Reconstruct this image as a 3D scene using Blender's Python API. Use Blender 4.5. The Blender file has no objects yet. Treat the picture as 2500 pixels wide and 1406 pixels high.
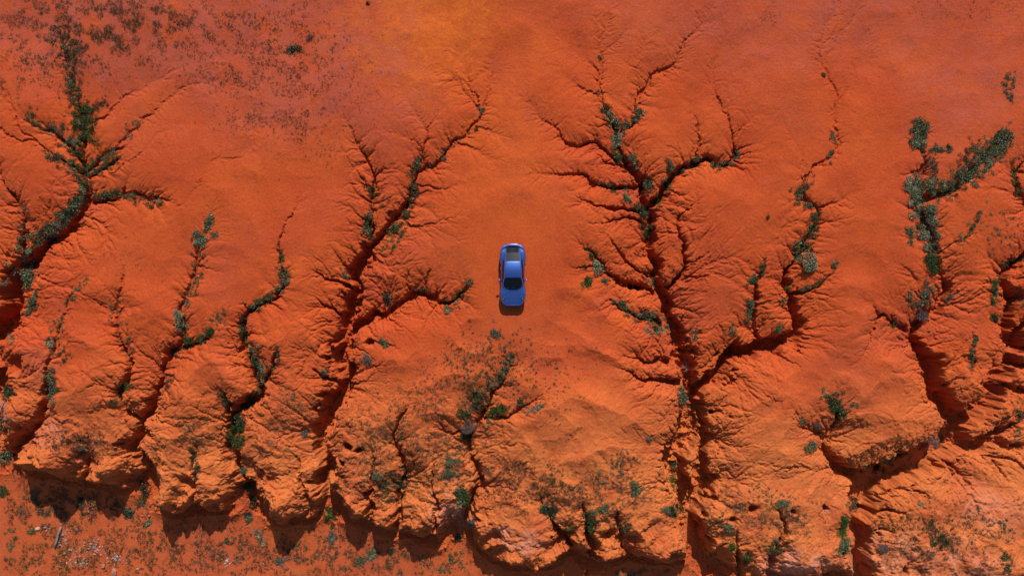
import bpy, bmesh, math, random
import numpy as np
from mathutils import Vector

# ------------------------------------------------------------------ scene, camera, light
scene = bpy.context.scene
COL = scene.collection
CAM_H = 55.0          # metres above the plateau
PPM = 33.0            # photograph pixels per metre on the plateau
cam_d = bpy.data.cameras.new("camera")
cam_d.sensor_width = 36.0
cam_d.lens = 36.0 * CAM_H / (2500.0 / PPM)
cam_d.clip_end = 3000.0
cam = bpy.data.objects.new("camera", cam_d)
COL.objects.link(cam)
cam.location = (0, 0, CAM_H)
cam.rotation_euler = (0, 0, 0)
scene.camera = cam

SUN_EL = math.radians(37.0)
SUN_AZ = math.radians(7.0)           # clockwise from the top of the photograph
w = bpy.data.worlds.new("World")
scene.world = w
w.use_nodes = True
nt = w.node_tree
sky = nt.nodes.new("ShaderNodeTexSky")
sky.sky_type = 'NISHITA'
sky.sun_disc = False
sky.sun_elevation = SUN_EL
sky.sun_rotation = SUN_AZ
nt.links.new(sky.outputs[0], nt.nodes["Background"].inputs[0])
nt.nodes["Background"].inputs[1].default_value = 0.09
to_sun = Vector((math.sin(SUN_AZ) * math.cos(SUN_EL), math.cos(SUN_AZ) * math.cos(SUN_EL), math.sin(SUN_EL)))
sd = bpy.data.lights.new("sun", 'SUN')
sd.energy = 4.4
sd.angle = math.radians(0.5)
sd.color = (1.0, 0.95, 0.87)
so = bpy.data.objects.new("sun", sd)
so.rotation_euler = to_sun.to_track_quat('Z', 'Y').to_euler()
so.location = (0, 60, 60)
COL.objects.link(so)
scene.view_settings.view_transform = 'Standard'
scene.view_settings.look = 'None'
scene.cycles.max_bounces = 4
scene.cycles.diffuse_bounces = 2
scene.view_settings.gamma = 1.0
scene.view_settings.use_curve_mapping = False
scene.view_settings.exposure = 0.32

rng = np.random.default_rng(7)
random.seed(7)

def P(px, py, z=0.0):
    """the point at height z that the photograph shows at pixel (px, py)"""
    k = (CAM_H - z) / CAM_H
    return ((px - 1250.0) / PPM * k, (703.0 - py) / PPM * k)

# ------------------------------------------------------------------ noise
def perlin(x, y, seed=0):
    r = np.random.default_rng(seed)
    perm = r.permutation(256).astype(np.int32)
    ang = r.random(256).astype(np.float32) * 2 * np.pi
    gx, gy = np.cos(ang), np.sin(ang)
    xi = np.floor(x).astype(np.int32); yi = np.floor(y).astype(np.int32)
    xf = (x - xi).astype(np.float32); yf = (y - yi).astype(np.float32)
    u = xf * xf * xf * (xf * (xf * 6 - 15) + 10); v = yf * yf * yf * (yf * (yf * 6 - 15) + 10)
    a0 = perm[xi & 255]; a1 = perm[(xi + 1) & 255]
    def g(a, dy, fx, fy):
        h = perm[(a + yi + dy) & 255]
        return gx[h] * fx + gy[h] * fy
    n00 = g(a0, 0, xf, yf); n10 = g(a1, 0, xf - 1, yf)
    n01 = g(a0, 1, xf, yf - 1); n11 = g(a1, 1, xf - 1, yf - 1)
    return ((n00 * (1 - u) + n10 * u) * (1 - v) + (n01 * (1 - u) + n11 * u) * v) * 1.5

def fbm(x, y, oct=4, seed=0, gain=0.5):
    s = 0; a = 1.0; f = 1.0
    for i in range(oct):
        s = s + a * perlin(x * f + 13.7 * i, y * f - 7.1 * i, seed + i)
        a *= gain; f *= 2.03
    return s

def sstep(a, b, x):
    t = np.clip((x - a) / (b - a), 0, 1)
    return t * t * (3 - 2 * t)

# ------------------------------------------------------------------ the gully network, traced as channels
# (points head -> mouth in photograph pixels), half width at head / mouth (px), depth at head / mouth (m), density of side rills
G = [
 # far left system
 ([(150,60),(165,130),(178,200),(185,250)], 5, 6, .08, .25, .3),
 ([(185,250),(203,300),(206,350),(210,400),(218,450),(226,490)], 6, 9, .3, 1.2, .8),
 ([(226,490),(207,525),(183,562),(148,592),(112,622),(86,652),(76,690),(72,730),(64,775)], 11, 22, 1.3, 2.5, 1),
 ([(64,775),(32,805),(5,830),(10,870),(42,890),(22,940),(15,1000),(15,1060),(20,1130),(10,1180)], 18, 26, 2.4, 3.0, 1),
 ([(60,290),(110,312),(150,332),(185,368),(206,400)], 4, 8, .15, .8, .6),
 ([(113,375),(160,395),(200,420),(215,455)], 4, 8, .15, .8, .6),
 ([(300,362),(262,375),(235,400),(216,425)], 5, 7, .2, .8, .6),
 ([(290,392),(250,406),(225,435)], 5, 6, .2, .8, .6),
 ([(398,492),(340,480),(300,474),(265,486),(232,495)], 4, 9, .3, 1.1, .5),
 ([(550,205),(490,200),(450,216),(400,250),(360,290),(310,330),(288,352)], 2, 3, .08, .22, .35),
 ([(410,178),(340,208),(300,232),(268,258),(225,300)], 2, 3, .08, .25, .3),
 ([(632,307),(608,369),(580,394),(533,389),(512,393),(498,423),(471,478),(420,520)], 3, 2, .10, .08, .35),
 ([(470,290),(420,318),(370,335),(345,370),(320,400),(270,420)], 2, 2, .06, .12, .3),
 ([(0,225),(40,270),(50,310),(82,350),(118,385)], 3, 3, .08, .2, .5),
 ([(-30,300),(40,335),(100,365)], 3, 3, .1, .2, .4),
 ([(-20,395),(18,450),(44,480),(56,501),(65,535),(61,569),(70,600),(78,640)], 4, 8, .3, 1.4, 1.4),
 ([(190,680),(150,760),(138,830),(126,880)], 3, 5, .06, .4, .3),
 ([(126,880),(126,926),(126,977),(113,1028),(82,1073),(60,1110),(50,1160)], 6, 14, .5, 2.8, .9),
 ([(310,640),(300,700),(272,745),(290,792),(310,850),(328,900),(300,950),(311,990),(345,1030),(372,1062)], 2, 8, .06, 1.6, .5),
 ([(530,520),(490,590),(485,650),(466,700),(440,760),(455,800)], 3, 6, .1, .7, .5),
 ([(455,800),(455,832),(430,860),(402,900),(395,940),(401,968),(374,1026),(345,1063),(362,1124),(369,1165),(370,1200),(366,1255)], 6, 12, .9, 3.0, 1),
 ([(522,808),(490,835),(456,846)], 4, 6, .3, 1.0, .8),
 ([(735,470),(710,540),(688,615),(690,650)], 2, 3, .05, .3, .2),
 ([(690,650),(700,690),(682,730),(640,745),(612,760),(600,790)], 5, 7, .4, 1.0, .7),
 ([(600,790),(600,830),(615,870),(635,910),(650,932),(640,960),(610,985),(585,1012),(580,1060),(570,1093),(594,1120),(615,1158),(625,1180),(620,1233),(604,1275)], 7, 13, 1.0, 3.0, 1),
 ([(680,865),(668,905),(646,936)], 4, 7, .4, 1.4, 1),
 ([(536,960),(558,985),(580,1016)], 5, 8, .5, 1.6, .9),
 # centre left system
 ([(1130,133),(1137,164),(1144,191),(1151,222),(1158,246),(1171,270)], 2, 3, .10, .3, 1.8),
 ([(1085,175),(1110,198),(1130,218),(1147,246),(1168,270)], 2, 4, .10, .3, 1.6),
 ([(1209,150),(1199,191),(1192,218),(1182,256),(1176,273)], 2, 3, .10, .3, 1.8),
 ([(1176,273),(1168,300),(1151,331),(1130,341),(1110,348),(1089,365),(1076,389),(1048,410),(1018,417)], 4, 6, .3, .7, 1.3),
 ([(1018,417),(1011,444),(1007,478),(1001,501),(980,528),(956,562),(932,583),(912,600)], 7, 10, .7, 1.6, 1),
 ([(912,600),(898,624),(888,658),(871,692),(864,733),(862,765),(857,800),(850,825),(850,863),(861,897),(866,928),(848,950),(826,990),(790,1030),(799,1076),(816,1117),(795,1182),(812,1233),(822,1290)], 12, 15, 1.9, 3.0, 1),
 ([(987,236),(1005,265),(1030,290),(1048,325),(1035,358),(1026,382),(1021,412)], 2, 4, .08, .4, 1.2),
 ([(1072,263),(1065,290),(1046,308)], 1.5, 2, .08, .15, .9),
 ([(940,320),(985,330),(1015,350),(1028,375)], 1.5, 2, .06, .2, .6),
 ([(850,297),(871,341),(891,379),(908,410),(915,444),(908,480),(913,510),(898,535),(902,562),(908,597)], 2, 8, .08, 1.4, 1.2),
 ([(840,370),(860,400),(885,440),(895,460)], 1.5, 3, .06, .2, .6),
 ([(1150,690),(1130,716),(1110,736),(1085,741),(1060,727),(1035,716),(1010,720),(985,731),(960,750),(930,766),(900,790),(868,800)], 5, 14, .5, 2.2, 1.2),
 ([(1045,665),(1030,690),(1034,716)], 2, 4, .15, .6, .7),
 ([(998,660),(994,690),(1002,720)], 2, 4, .15, .5, .7),
 ([(1218,325),(1195,315),(1170,318)], 2, 3, .15, .25, 1.5),
 ([(1200,388),(1150,362),(1118,350)], 2, 3, .12, .25, 1.5),
 ([(1140,445),(1075,468),(1050,452),(1018,452)], 1.5, 4, .08, .4, 1.0),
 ([(1110,520),(1065,548),(1020,556),(992,545)], 1.5, 4, .08, .4, .8),
 ([(765,660),(810,680),(845,690),(868,715)], 2, 7, .2, 1.4, 1.5),
 ([(785,740),(820,762),(850,782),(858,805)], 3, 8, .3, 1.8, 1.5),
 ([(770,905),(810,925),(850,940)], 4, 9, .4, 2.0, 1.3),
 ([(905,835),(935,850),(960,845)], 4, 3, .3, .3, .8),
 # centre bottom
 ([(1247,850),(1243,880),(1229,926),(1199,960),(1195,981),(1182,998),(1168,1028),(1154,1063),(1151,1097),(1161,1131),(1168,1151),(1165,1192),(1154,1216),(1137,1254),(1120,1295),(1108,1345)], 2, 11, .15, 3.0, .8),
 ([(1305,978),(1280,1000),(1240,1015),(1200,1016),(1175,1016)], 3, 6, .3, .9, .9),
 ([(1075,1040),(1100,1060),(1145,1052)], 3, 5, .3, .9, .7),
 ([(1000,960),(985,1010),(960,1050),(975,1100),(990,1150),(980,1200),(975,1250),(965,1310)], 2, 9, .04, 2.6, .5),
 ([(1410,1055),(1385,1075),(1370,1105),(1345,1140),(1325,1180)], 1.5, 1.5, .06, .03, .5),
 ([(1300,1060),(1330,1090),(1350,1125)], 1.5, 1.5, .04, .03, .5),
 # right of centre system
 ([(1485,20),(1479,85),(1465,109),(1472,133),(1468,171),(1465,205),(1468,239),(1479,273)], 2, 4, .10, .4, 1.5),
 ([(1479,273),(1496,307),(1503,341),(1509,369),(1523,393),(1547,423),(1564,451)], 6, 10, .4, 1.4, 1.2),
 ([(1564,451),(1566,494),(1581,528),(1578,562),(1571,597),(1574,620),(1588,651),(1598,679),(1612,706),(1616,733),(1625,767),(1639,801),(1649,836),(1660,870),(1670,893),(1684,915),(1684,943),(1680,994),(1674,1028),(1664,1063),(1645,1085),(1638,1129),(1650,1162),(1674,1187),(1671,1209),(1662,1229),(1668,1267),(1690,1292),(1698,1322),(1702,1350),(1705,1390)], 12, 22, 1.5, 3.0, 1.1),
 ([(1684,970),(1702,1010),(1706,1066),(1703,1120),(1712,1180),(1680,1215)], 12, 14, 2.2, 2.9, 1.2),
 ([(1523,79),(1496,113),(1475,133)], 1.5, 2, .06, .2, 1.2),
 ([(1445,20),(1450,60),(1461,102)], 1.2, 1.5, .04, .1, .8),
 ([(1390,102),(1424,143),(1462,174)], 1.5, 2.5, .08, .25, 1.1),
 ([(1366,167),(1404,208),(1438,222),(1462,236)], 1.5, 3, .08, .35, 1.2),
 ([(1742,7),(1711,61),(1674,102),(1655,135),(1650,165),(1608,171),(1591,181),(1578,218),(1557,256),(1554,290),(1530,311),(1507,332)], 2, 6, .08, .6, 1.3),
 ([(1585,90),(1567,137),(1561,164),(1578,208)], 1.5, 2, .05, .15, 1.2),
 ([(1765,40),(1720,85),(1690,100)], 1.5, 2, .05, .12, .8),
 ([(1287,246),(1318,287),(1352,314),(1383,345),(1407,362),(1424,352),(1455,358),(1479,372),(1499,400),(1523,405)], 2, 7, .10, .8, 1.7),
 ([(1335,240),(1340,280),(1355,315)], 1.5, 2, .08, .15, 1.2),
 ([(1445,280),(1475,300),(1490,310)], 2, 3, .15, .3, .8),
 ([(1430,300),(1460,314),(1490,306)], 2, 3, .15, .3, .8),
 ([(1445,375),(1470,398),(1505,400)], 2, 4, .2, .5, 1.1),
 ([(1287,427),(1335,434),(1390,427),(1438,440),(1468,461),(1499,464),(1526,454),(1560,452)], 1.5, 7, .06, 1.0, 1.0),
 ([(1404,480),(1444,500),(1479,508),(1513,515),(1560,521)], 2, 6, .15, .9, 1.5),
 ([(1440,545),(1479,535),(1530,536),(1572,545)], 2, 6, .15, .9, 1.5),
 ([(1470,570),(1500,600),(1530,640),(1560,668),(1590,672)], 2, 6, .12, 1.0, 1.4),
 ([(1797,365),(1790,396),(1769,409),(1745,405),(1721,383),(1704,386),(1687,408),(1660,422),(1638,432),(1625,460),(1610,490),(1582,510)], 7, 11, .6, 1.5, 1.0),
 ([(1770,90),(1745,164),(1740,205),(1752,253),(1776,294),(1797,331),(1798,365)], 1.5, 3, .04, .4, .7),
 ([(1844,283),(1820,300),(1798,331)], 1.5, 2, .08, .2, 1.5),
 ([(1817,89),(1793,143),(1780,191),(1766,236),(1762,265)], 1, 1.5, .04, .10, .3),
 ([(1845,375),(1820,370),(1800,385)], 1.5, 3, .1, .3, 1.2),
 ([(1840,405),(1815,400),(1792,396)], 1.5, 3, .1, .3, 1.2),
 ([(1691,239),(1701,335),(1704,380)], 1.2, 2.5, .04, .3, .5),
 ([(1424,607),(1455,627),(1468,655),(1489,675),(1520,692),(1544,702),(1567,709),(1600,714)], 3, 8, .3, 1.6, 1.4),
 ([(1380,655),(1410,652),(1440,645),(1465,655)], 1.5, 3, .06, .3, .5),
 ([(1492,733),(1526,750),(1547,764),(1581,774),(1608,788),(1636,812)], 4, 9, .3, 1.8, .9),
 ([(1410,775),(1450,745),(1490,735)], 1.5, 2.5, .06, .2, .7),
 ([(1711,480),(1675,508),(1655,540),(1660,590),(1674,631),(1667,665),(1640,690),(1618,716)], 1.5, 7, .10, 1.3, 1.1),
 ([(1721,542),(1690,562),(1664,582)], 1.5, 2.5, .08, .25, .7),
 ([(1732,675),(1704,682),(1672,672)], 2, 4, .15, .5, .9),
 ([(1728,617),(1701,637),(1675,648)], 2, 4, .15, .5, .9),
 ([(1530,870),(1570,880),(1610,885),(1655,882)], 3, 9, .25, 1.8, 1.6),
 ([(1520,905),(1560,925),(1610,925),(1670,935)], 3, 9, .25, 1.8, 1.6),
 ([(1750,1005),(1770,1000),(1735,1012),(1700,1010)], 5, 5, .5, 1.2, 1.2),
 # the 1930 system
 ([(2046,0),(2032,38),(2012,68),(2007,113),(2012,160),(2018,178),(2032,215),(2046,246),(2039,290),(2046,341),(2039,369),(2001,403),(1960,430)], 3, 4, .10, .22, .15),
 ([(2053,40),(2030,80),(2010,120)], 1.5, 2, .05, .06, .1),
 ([(2100,7),(2077,51),(2053,72),(2046,106),(2022,140),(2014,165)], 2, 2.5, .07, .12, .15),
 ([(2128,68),(2104,126),(2090,191),(2053,246)], 2, 3, .05, .12, .15),
 ([(1980,100),(1995,130),(2014,165)], 2, 2.5, .05, .10, .1),
 ([(1909,307),(1940,335),(1964,369),(1955,420)], 1.5, 2.5, .04, .12, .2),
 ([(1960,430),(1954,451),(1950,480),(1967,501),(1995,515),(1990,556),(1967,590),(1954,614)], 7, 12, .3, .8, .9),
 ([(1954,614),(1940,638),(1923,661),(1909,685),(1913,720),(1923,754),(1930,788),(1925,808),(1900,825)], 5, 11, .9, 2.2, .9),
 ([(2070,480),(2030,500),(1998,512)], 2, 4, .1, .4, 1.2),
 ([(2022,678),(1991,702),(1950,713),(1921,717)], 3, 6, .25, 1.2, 1),
 ([(2045,730),(2015,724),(1985,712)], 1.5, 3, .1, .3, .8),
 ([(1878,520),(1872,570),(1868,610)], 1.5, 2, .04, .06, .2),
 ([(1865,637),(1851,672),(1844,696),(1844,733),(1841,767),(1834,791)], 4, 7, .3, 1.3, 1),
 ([(1834,791),(1850,822),(1880,832)], 6, 8, 1.0, 2.0, .6),
 ([(1900,825),(1872,836),(1830,842),(1785,845),(1758,860),(1749,887),(1748,910),(1722,926),(1692,945)], 13, 12, 2.2, 2.7, .8),
 ([(1800,1090),(1760,1080),(1715,1078)], 2, 5, .2, 1.2, 1.8),
 ([(1880,965),(1900,985),(1860,955)], 2, 2, .2, .2, .8),
 # the 2240 system
 ([(2250,315),(2238,350),(2262,395),(2250,440)], 13, 16, .12, .3, .3),
 ([(2440,345),(2400,400),(2350,445),(2300,470),(2250,485)], 18, 20, .15, .4, .3),
 ([(2250,440),(2243,500),(2258,550),(2272,600),(2278,640)], 18, 13, .3, 1.0, .6),
 ([(2278,640),(2282,672),(2305,692),(2298,715),(2280,735),(2268,757),(2245,772),(2220,795),(2212,822),(2232,842),(2243,870),(2243,930),(2263,955),(2280,983),(2298,1013),(2292,1045)], 8, 18, 1.2, 2.9, .9),
 ([(2380,573),(2339,590),(2309,607),(2283,622)], 2, 4, .15, .5, 1.3),
 ([(2339,634),(2312,668),(2303,688)], 1.5, 4, .15, .6, 1.5),
 ([(2100,900),(2120,830),(2148,770),(2180,785),(2208,808)], 1, 6, .03, 1.0, .9),
 ([(2292,1045),(2262,1083),(2215,1110),(2172,1131),(2125,1150),(2085,1172),(2077,1190)], 22, 28, 2.9, 3.0, .6),
 ([(2077,1190),(2080,1216),(2072,1243),(2068,1301),(2072,1353),(2078,1440)], 14, 18, 3.0, 3.1, 1),
 ([(2545,595),(2500,620),(2445,651),(2425,665),(2432,699),(2450,733),(2425,760),(2420,778),(2428,819),(2438,853),(2426,885),(2396,940),(2371,975),(2345,1000),(2300,1028)], 9, 17, 1.2, 2.9, .9),
 ([(2545,770),(2490,790),(2455,830),(2438,853)], 8, 10, 1.6, 2.3, 1.2),
 ([(2545,880),(2500,882),(2456,886),(2428,888)], 7, 9, 1.4, 2.3, 1),
 ([(2540,955),(2480,948),(2430,938),(2396,942)], 5, 8, .8, 2.0, 1.5),
 ([(2385,815),(2388,850),(2378,890),(2368,915)], 2, 5, .1, .7, .8),
 ([(2545,1000),(2500,1015),(2450,1042),(2400,1066),(2350,1088),(2325,1080),(2292,1050)], 9, 14, 1.2, 2.8, 1.3),
 ([(2545,1075),(2479,1097),(2430,1092),(2394,1070)], 8, 8, 1.3, 2.0, 1.2),
 ([(2036,977),(2042,1025),(2029,1045),(2008,1073),(2008,1097),(2036,1121),(2066,1138),(2080,1170)], 9, 14, .5, 2.9, .8),
 ([(1950,1020),(1975,1045),(2005,1060)], 2, 4, .15, .8, .9),
 ([(2530,1160),(2480,1130),(2440,1120),(2395,1112)], 4, 6, .5, .9, 2.2),
 ([(2400,1210),(2360,1160),(2320,1130),(2290,1110)], 2, 6, .15, 1.6, 2.4),
 ([(2290,1215),(2230,1200),(2170,1200),(2100,1190)], 2, 9, .15, 2.0, 2.2),
 ([(2220,1265),(2180,1240),(2130,1245),(2082,1235)], 3, 9, .25, 2.2, 2.0),
 ([(2200,1310),(2160,1290),(2120,1300),(2080,1290)], 3, 7, .2, 1.8, 1.5),
 ([(2480,1190),(2460,1160),(2440,1135)], 2, 4, .1, .6, 2.0),
 ([(2545,350),(2500,393),(2477,417),(2477,444),(2488,480),(2498,510),(2540,545)], 6, 9, .4, .9, 2.0),
 ([(2105,1330),(2100,1400),(2110,1450)], 8, 12, 1.6, 2.6, .8),
 # short gullies that notch the scarp
 ([(475,1080),(470,1120),(478,1165),(470,1225),(480,1290)], 3, 9, .2, 2.6, .9),
 ([(200,1060),(215,1110),(222,1150),(215,1210)], 3, 8, .2, 2.4, .9),
 ([(700,1110),(735,1150),(745,1210),(760,1290)], 3, 7, .15, 2.4, .8),
 ([(900,1110),(920,1160),(905,1225),(900,1310)], 3, 8, .2, 2.5, .8),
 ([(1060,1130),(1050,1180),(1070,1240),(1060,1330)], 3, 6, .15, 1.8, .8),
 ([(1320,1215),(1335,1245),(1355,1285),(1400,1330),(1392,1390)], 4, 8, .3, 2.6, .9),
 ([(1420,1230),(1430,1265),(1440,1310),(1430,1400)], 4, 7, .3, 2.7, .9),
 ([(1500,1240),(1515,1290),(1530,1330),(1535,1390)], 3, 8, .2, 2.5, .8),
 ([(1800,1290),(1790,1330),(1800,1370),(1790,1430)], 3, 8, .3, 2.4, .9),
 ([(1900,1250),(1915,1290),(1880,1340),(1860,1430)], 3, 8, .3, 2.0, .9),
]
# foot of the scarp (photograph pixels) and the open plain below it
FOOT = [(-400,1100),(-60,1105),(0,1135),(30,1130),(48,1110),(66,1135),(85,1162),(110,1168),(150,1172),(180,1190),(220,1185),(250,1196),(300,1205),(340,1198),(354,1172),(368,1165),(376,1195),(388,1240),(430,1266),(462,1262),(480,1245),
        (520,1254),(570,1250),(596,1235),(606,1200),(622,1195),(634,1235),(655,1272),(695,1290),(740,1282),(785,1270),(804,1242),(818,1228),(832,1255),(860,1290),(905,1298),(940,1312),(985,1318),(1040,1328),(1085,1335),(1102,1300),(1118,1285),(1135,1302),(1152,1328),
        (1185,1360),(1240,1386),(1310,1394),(1365,1382),(1388,1352),(1398,1350),(1415,1378),(1450,1388),(1500,1376),(1530,1360),(1565,1380),(1620,1376),(1685,1376),(1700,1350),(1716,1390),(1780,1425),(1900,1440),(2000,1450),(2300,1470),(2900,1480)]
KNOBS = [(428,1222,20,.45),(395,1235,13,.3),(490,1190,24,.4),(470,1215,14,.3),(272,1140,18,.5),(240,1150,20,.3),(120,1120,24,.4),(690,1225,26,.55),(735,1190,18,.3),(655,1200,18,.25),(940,1258,18,.5),(1060,1268,26,.5),(870,1240,18,.3),
         (1225,1330,30,.35),(1180,1310,18,.3),(1290,1345,24,.35),(1345,1310,18,.4),(1390,1270,24,.3),(1440,1330,24,.3),(1530,1330,26,.3),(1600,1320,28,.35),(1650,1330,18,.3),(950,1240,16,.3),(540,1215,18,.3)]
DROP = 3.5
# soft-edged pits
PITS = [(1544,702,7,1.3),(845,1092,9,1.0),(870,1102,7,.9),(886,1216,5,1.0),(982,1176,6,1.3),(1838,1245,9,.8),(1790,1268,8,.8),(1930,1250,7,.5),
        (2016,1243,6,.8),(1746,1010,6,1.0),(2215,1400,8,1.1),(35,888,20,.8),(1800,858,11,.8),(635,1155,4,1.2),(1565,706,5,1.2),(1790,1013,3,.5),(905,842,8,.8)]

# ------------------------------------------------------------------ height field
H0 = 0.05
X0, X1, Y0, Y1 = -43.0, 43.0, -25.0, 24.6
gx = np.arange(X0, X1 + H0 / 2, H0, dtype=np.float32)
gy = np.arange(Y0, Y1 + H0 / 2, H0, dtype=np.float32)
XX, YY = np.meshgrid(gx, gy)
NY, NX = XX.shape
warp_x = 0.28 * fbm(XX / 2.6, YY / 2.6, 2, 11) + 0.10 * fbm(XX / .6, YY / .6, 4, 21, .62)
warp_y = 0.28 * fbm(XX / 2.6, YY / 2.6, 2, 31) + 0.10 * fbm(XX / .6, YY / .6, 4, 41, .62)
XW = XX + warp_x; YW = YY + warp_y

def resample(pts, step):
    pts = np.array(pts, float)
    seg = np.hypot(*np.diff(pts[:, :2], axis=0).T)
    s = np.r_[0, np.cumsum(seg)]
    n = max(2, int(s[-1] / step) + 1)
    t = np.linspace(0, s[-1], n)
    return np.stack([np.interp(t, s, pts[:, k]) for k in range(pts.shape[1])], 1)

def smooth(p):
    q = p.copy()
    q[1:-1, :2] = .25 * p[:-2, :2] + .5 * p[1:-1, :2] + .25 * p[2:, :2]
    return q

chan = []      # arrays of x, y, half width, depth
for pts, w0, w1, d0, d1, dens in G:
    a = np.array(pts, float)
    seg = np.hypot(*np.diff(a, axis=0).T); s = np.r_[0, np.cumsum(seg)]; t = s / s[-1]
    wd = w0 + (w1 - w0) * t; wd = np.maximum((.62 + .35 * np.clip((wd - 13) / 9, 0, 1)) * wd, 1.2) / PPM
    dp = d0 + (d1 - d0) * t; dp = dp * (((.72 if dens > .62 else 1.25) + .28 * np.clip(dp, 0, 1)) if dens > .62 or max(d0, d1) < .5 else 1) * (1 + .24 * np.clip(dp - 1, 0, 1)); wd = wd * (1 + .35 * np.clip(dp - 1.5, 0, 1.5))
    xy = np.array([P(x, y, -d) for (x, y), d in zip(pts, dp)])
    r = resample(np.c_[xy, wd, dp], .35)
    r = smooth(smooth(r))
    n = len(r)
    if n > 3:
        jit = rng.normal(0, .05, (n, 2)) * (1 + 3.0 * np.clip(r[:, 3:4] - 1.2, 0, 1)); jit[1:-1] = (jit[:-2] + 2 * jit[1:-1] + jit[2:]) / 3; jit[0] = jit[-1] = 0
        r[:, :2] += jit
        r[:, 2] *= np.clip(1 + .22 * np.interp(np.arange(n), np.arange(0, n + 3, 3), rng.normal(0, 1, len(np.arange(0, n + 3, 3)))), .45, 1.7)
    chan.append((r, dens))

CH = np.full(XX.shape, 9.0, np.float32)         # channel surface
DEPF = np.zeros(XX.shape, np.float32)          # depth of the channel that shapes each cell
wall = (4.2 + 3.4 * fbm(XX / 1.1, YY / 1.1, 3, 51)).clip(1.7, 9.0).astype(np.float32)
SH_step = 5
shX = XX[::SH_step, ::SH_step]; shY = YY[::SH_step, ::SH_step]
SH = np.zeros(shX.shape, np.float32)
NEAR = np.full(shX.shape, 50., np.float32)

def segdist(xs, ys, a, b):
    dx, dy = b[0] - a[0], b[1] - a[1]
    L2 = dx * dx + dy * dy + 1e-9
    t = np.clip(((xs - a[0]) * dx + (ys - a[1]) * dy) / L2, 0, 1)
    return np.hypot(xs - (a[0] + t * dx), ys - (a[1] + t * dy)), t

def win(a, b, R, step=1):
    h = H0 * step
    i0 = max(0, int((min(a[0], b[0]) - R - X0) / h)); i1 = min((NX - 1) // step + 1, int((max(a[0], b[0]) + R - X0) / h) + 2)
    j0 = max(0, int((min(a[1], b[1]) - R - Y0) / h)); j1 = min((NY - 1) // step + 1, int((max(a[1], b[1]) + R - Y0) / h) + 2)
    return (slice(j0, j1), slice(i0, i1)) if i1 > i0 and j1 > j0 else None

for r, dens in chan:
    for k in range(len(r) - 1):
        a, b = r[k], r[k + 1]
        dmax = max(a[3], b[3]); wmax = max(a[2], b[2])
        R = wmax + dmax / 1.0 * 1.0 + .6
        s = win(a, b, R)
        if s is not None:
            d, t = segdist(XW[s], YW[s], a, b)
            dep = a[3] + (b[3] - a[3]) * t; wid = a[2] + (b[2] - a[2]) * t
            e = np.maximum(d - wid * .6, 0)
            z = -dep + wall[s] * e * (1 + .35 * np.minimum(e, 1)) * (2.5 - 1.5 * np.clip(dep / 1.3, 0, 1))
            low = z < CH[s]
            CH[s] = np.where(low, z, CH[s]); DEPF[s] = np.where(low, dep, DEPF[s])
        L = .8 + .9 * dmax
        south_ = min(max((2 - a[1]) / 12, 0), 1)
        s = win(a, b, 4 * L, SH_step)
        if s is not None:
            d, t = segdist(shX[s], shY[s], a, b)
            SH[s] = np.maximum(SH[s], (min(.50 * dmax ** .8, .80) + .14 * max(0, min(dmax, 3.2) - 1) * (.35 + .65 * south_)) * np.exp(-(d / L) ** 1.05))
            NEAR[s] = np.minimum(NEAR[s], d)

# rills: short tapering furrows that run down the flanks into the channels
RL = np.zeros(XX.shape, np.float32)
rills = []
def add_rill(x, y, ang, length, depth, lvl=0, bend=None):
    n = max(3, int(length / .22))
    bend = rng.normal(0, .10) if bend is None else bend
    pts = [(x, y)]
    for i in range(n):
        ang += bend + rng.normal(0, .13)
        x += math.cos(ang) * length / n; y += math.sin(ang) * length / n
        pts.append((x, y))
        if lvl < 2 and i > 0 and length > .7 and rng.random() < (.6 if lvl == 0 else .3):
            sgn = rng.choice([-1, 1])
            add_rill(x, y, ang + sgn * rng.uniform(.45, .85), length * rng.uniform(.2, .42), depth * (1 - i / n) * .75, lvl + 1, 0)
    rills.append((pts, depth))
for r, dens in chan:
    acc = 0
    for k in range(1, len(r) - 1):
        t = r[k + 1, :2] - r[k - 1, :2]; ln = np.hypot(*t) + 1e-9; t = t / ln
        up = -t; nrm = np.array([-t[1], t[0]])
        D = r[k, 3]; W = r[k, 2]
        step = np.hypot(*(r[k, :2] - r[k - 1, :2]))
        for side in (-1, 1):
            lam = dens * step / .17
            for _ in range(rng.poisson(lam)):
                a = rng.uniform(.25, 1.0)
                v = nrm * side * math.cos(a) + up * math.sin(a)
                big = rng.random() < .16
                length = (W + .55 + min(D, 2.2) * .62) * rng.lognormal(-.15, .45) * (1.9 if big else 1)
                depth = (.045 + .025 * max(0, dens - .9) + .12 * min(D, 1.6)) * rng.uniform(.45, 1.15) * (1.35 if big else 1)
                q = r[k, :2] + t * rng.uniform(-.5, .5) * step + nrm * side * W * .5
                add_rill(q[0], q[1], math.atan2(v[1], v[0]), length, depth, 0, rng.normal(0, .05))
    # head fan
    h = r[0]; t = r[0, :2] - r[min(2, len(r) - 1), :2]; a0 = math.atan2(t[1], t[0])
    for _ in range(int(6 * min(dens, 1.9))):
        add_rill(h[0], h[1], a0 + rng.normal(0, .5), (.9 + .9 * h[3]) * rng.uniform(.5, 1.6), .04 + .22 * min(h[3], .8), 0)
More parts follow.
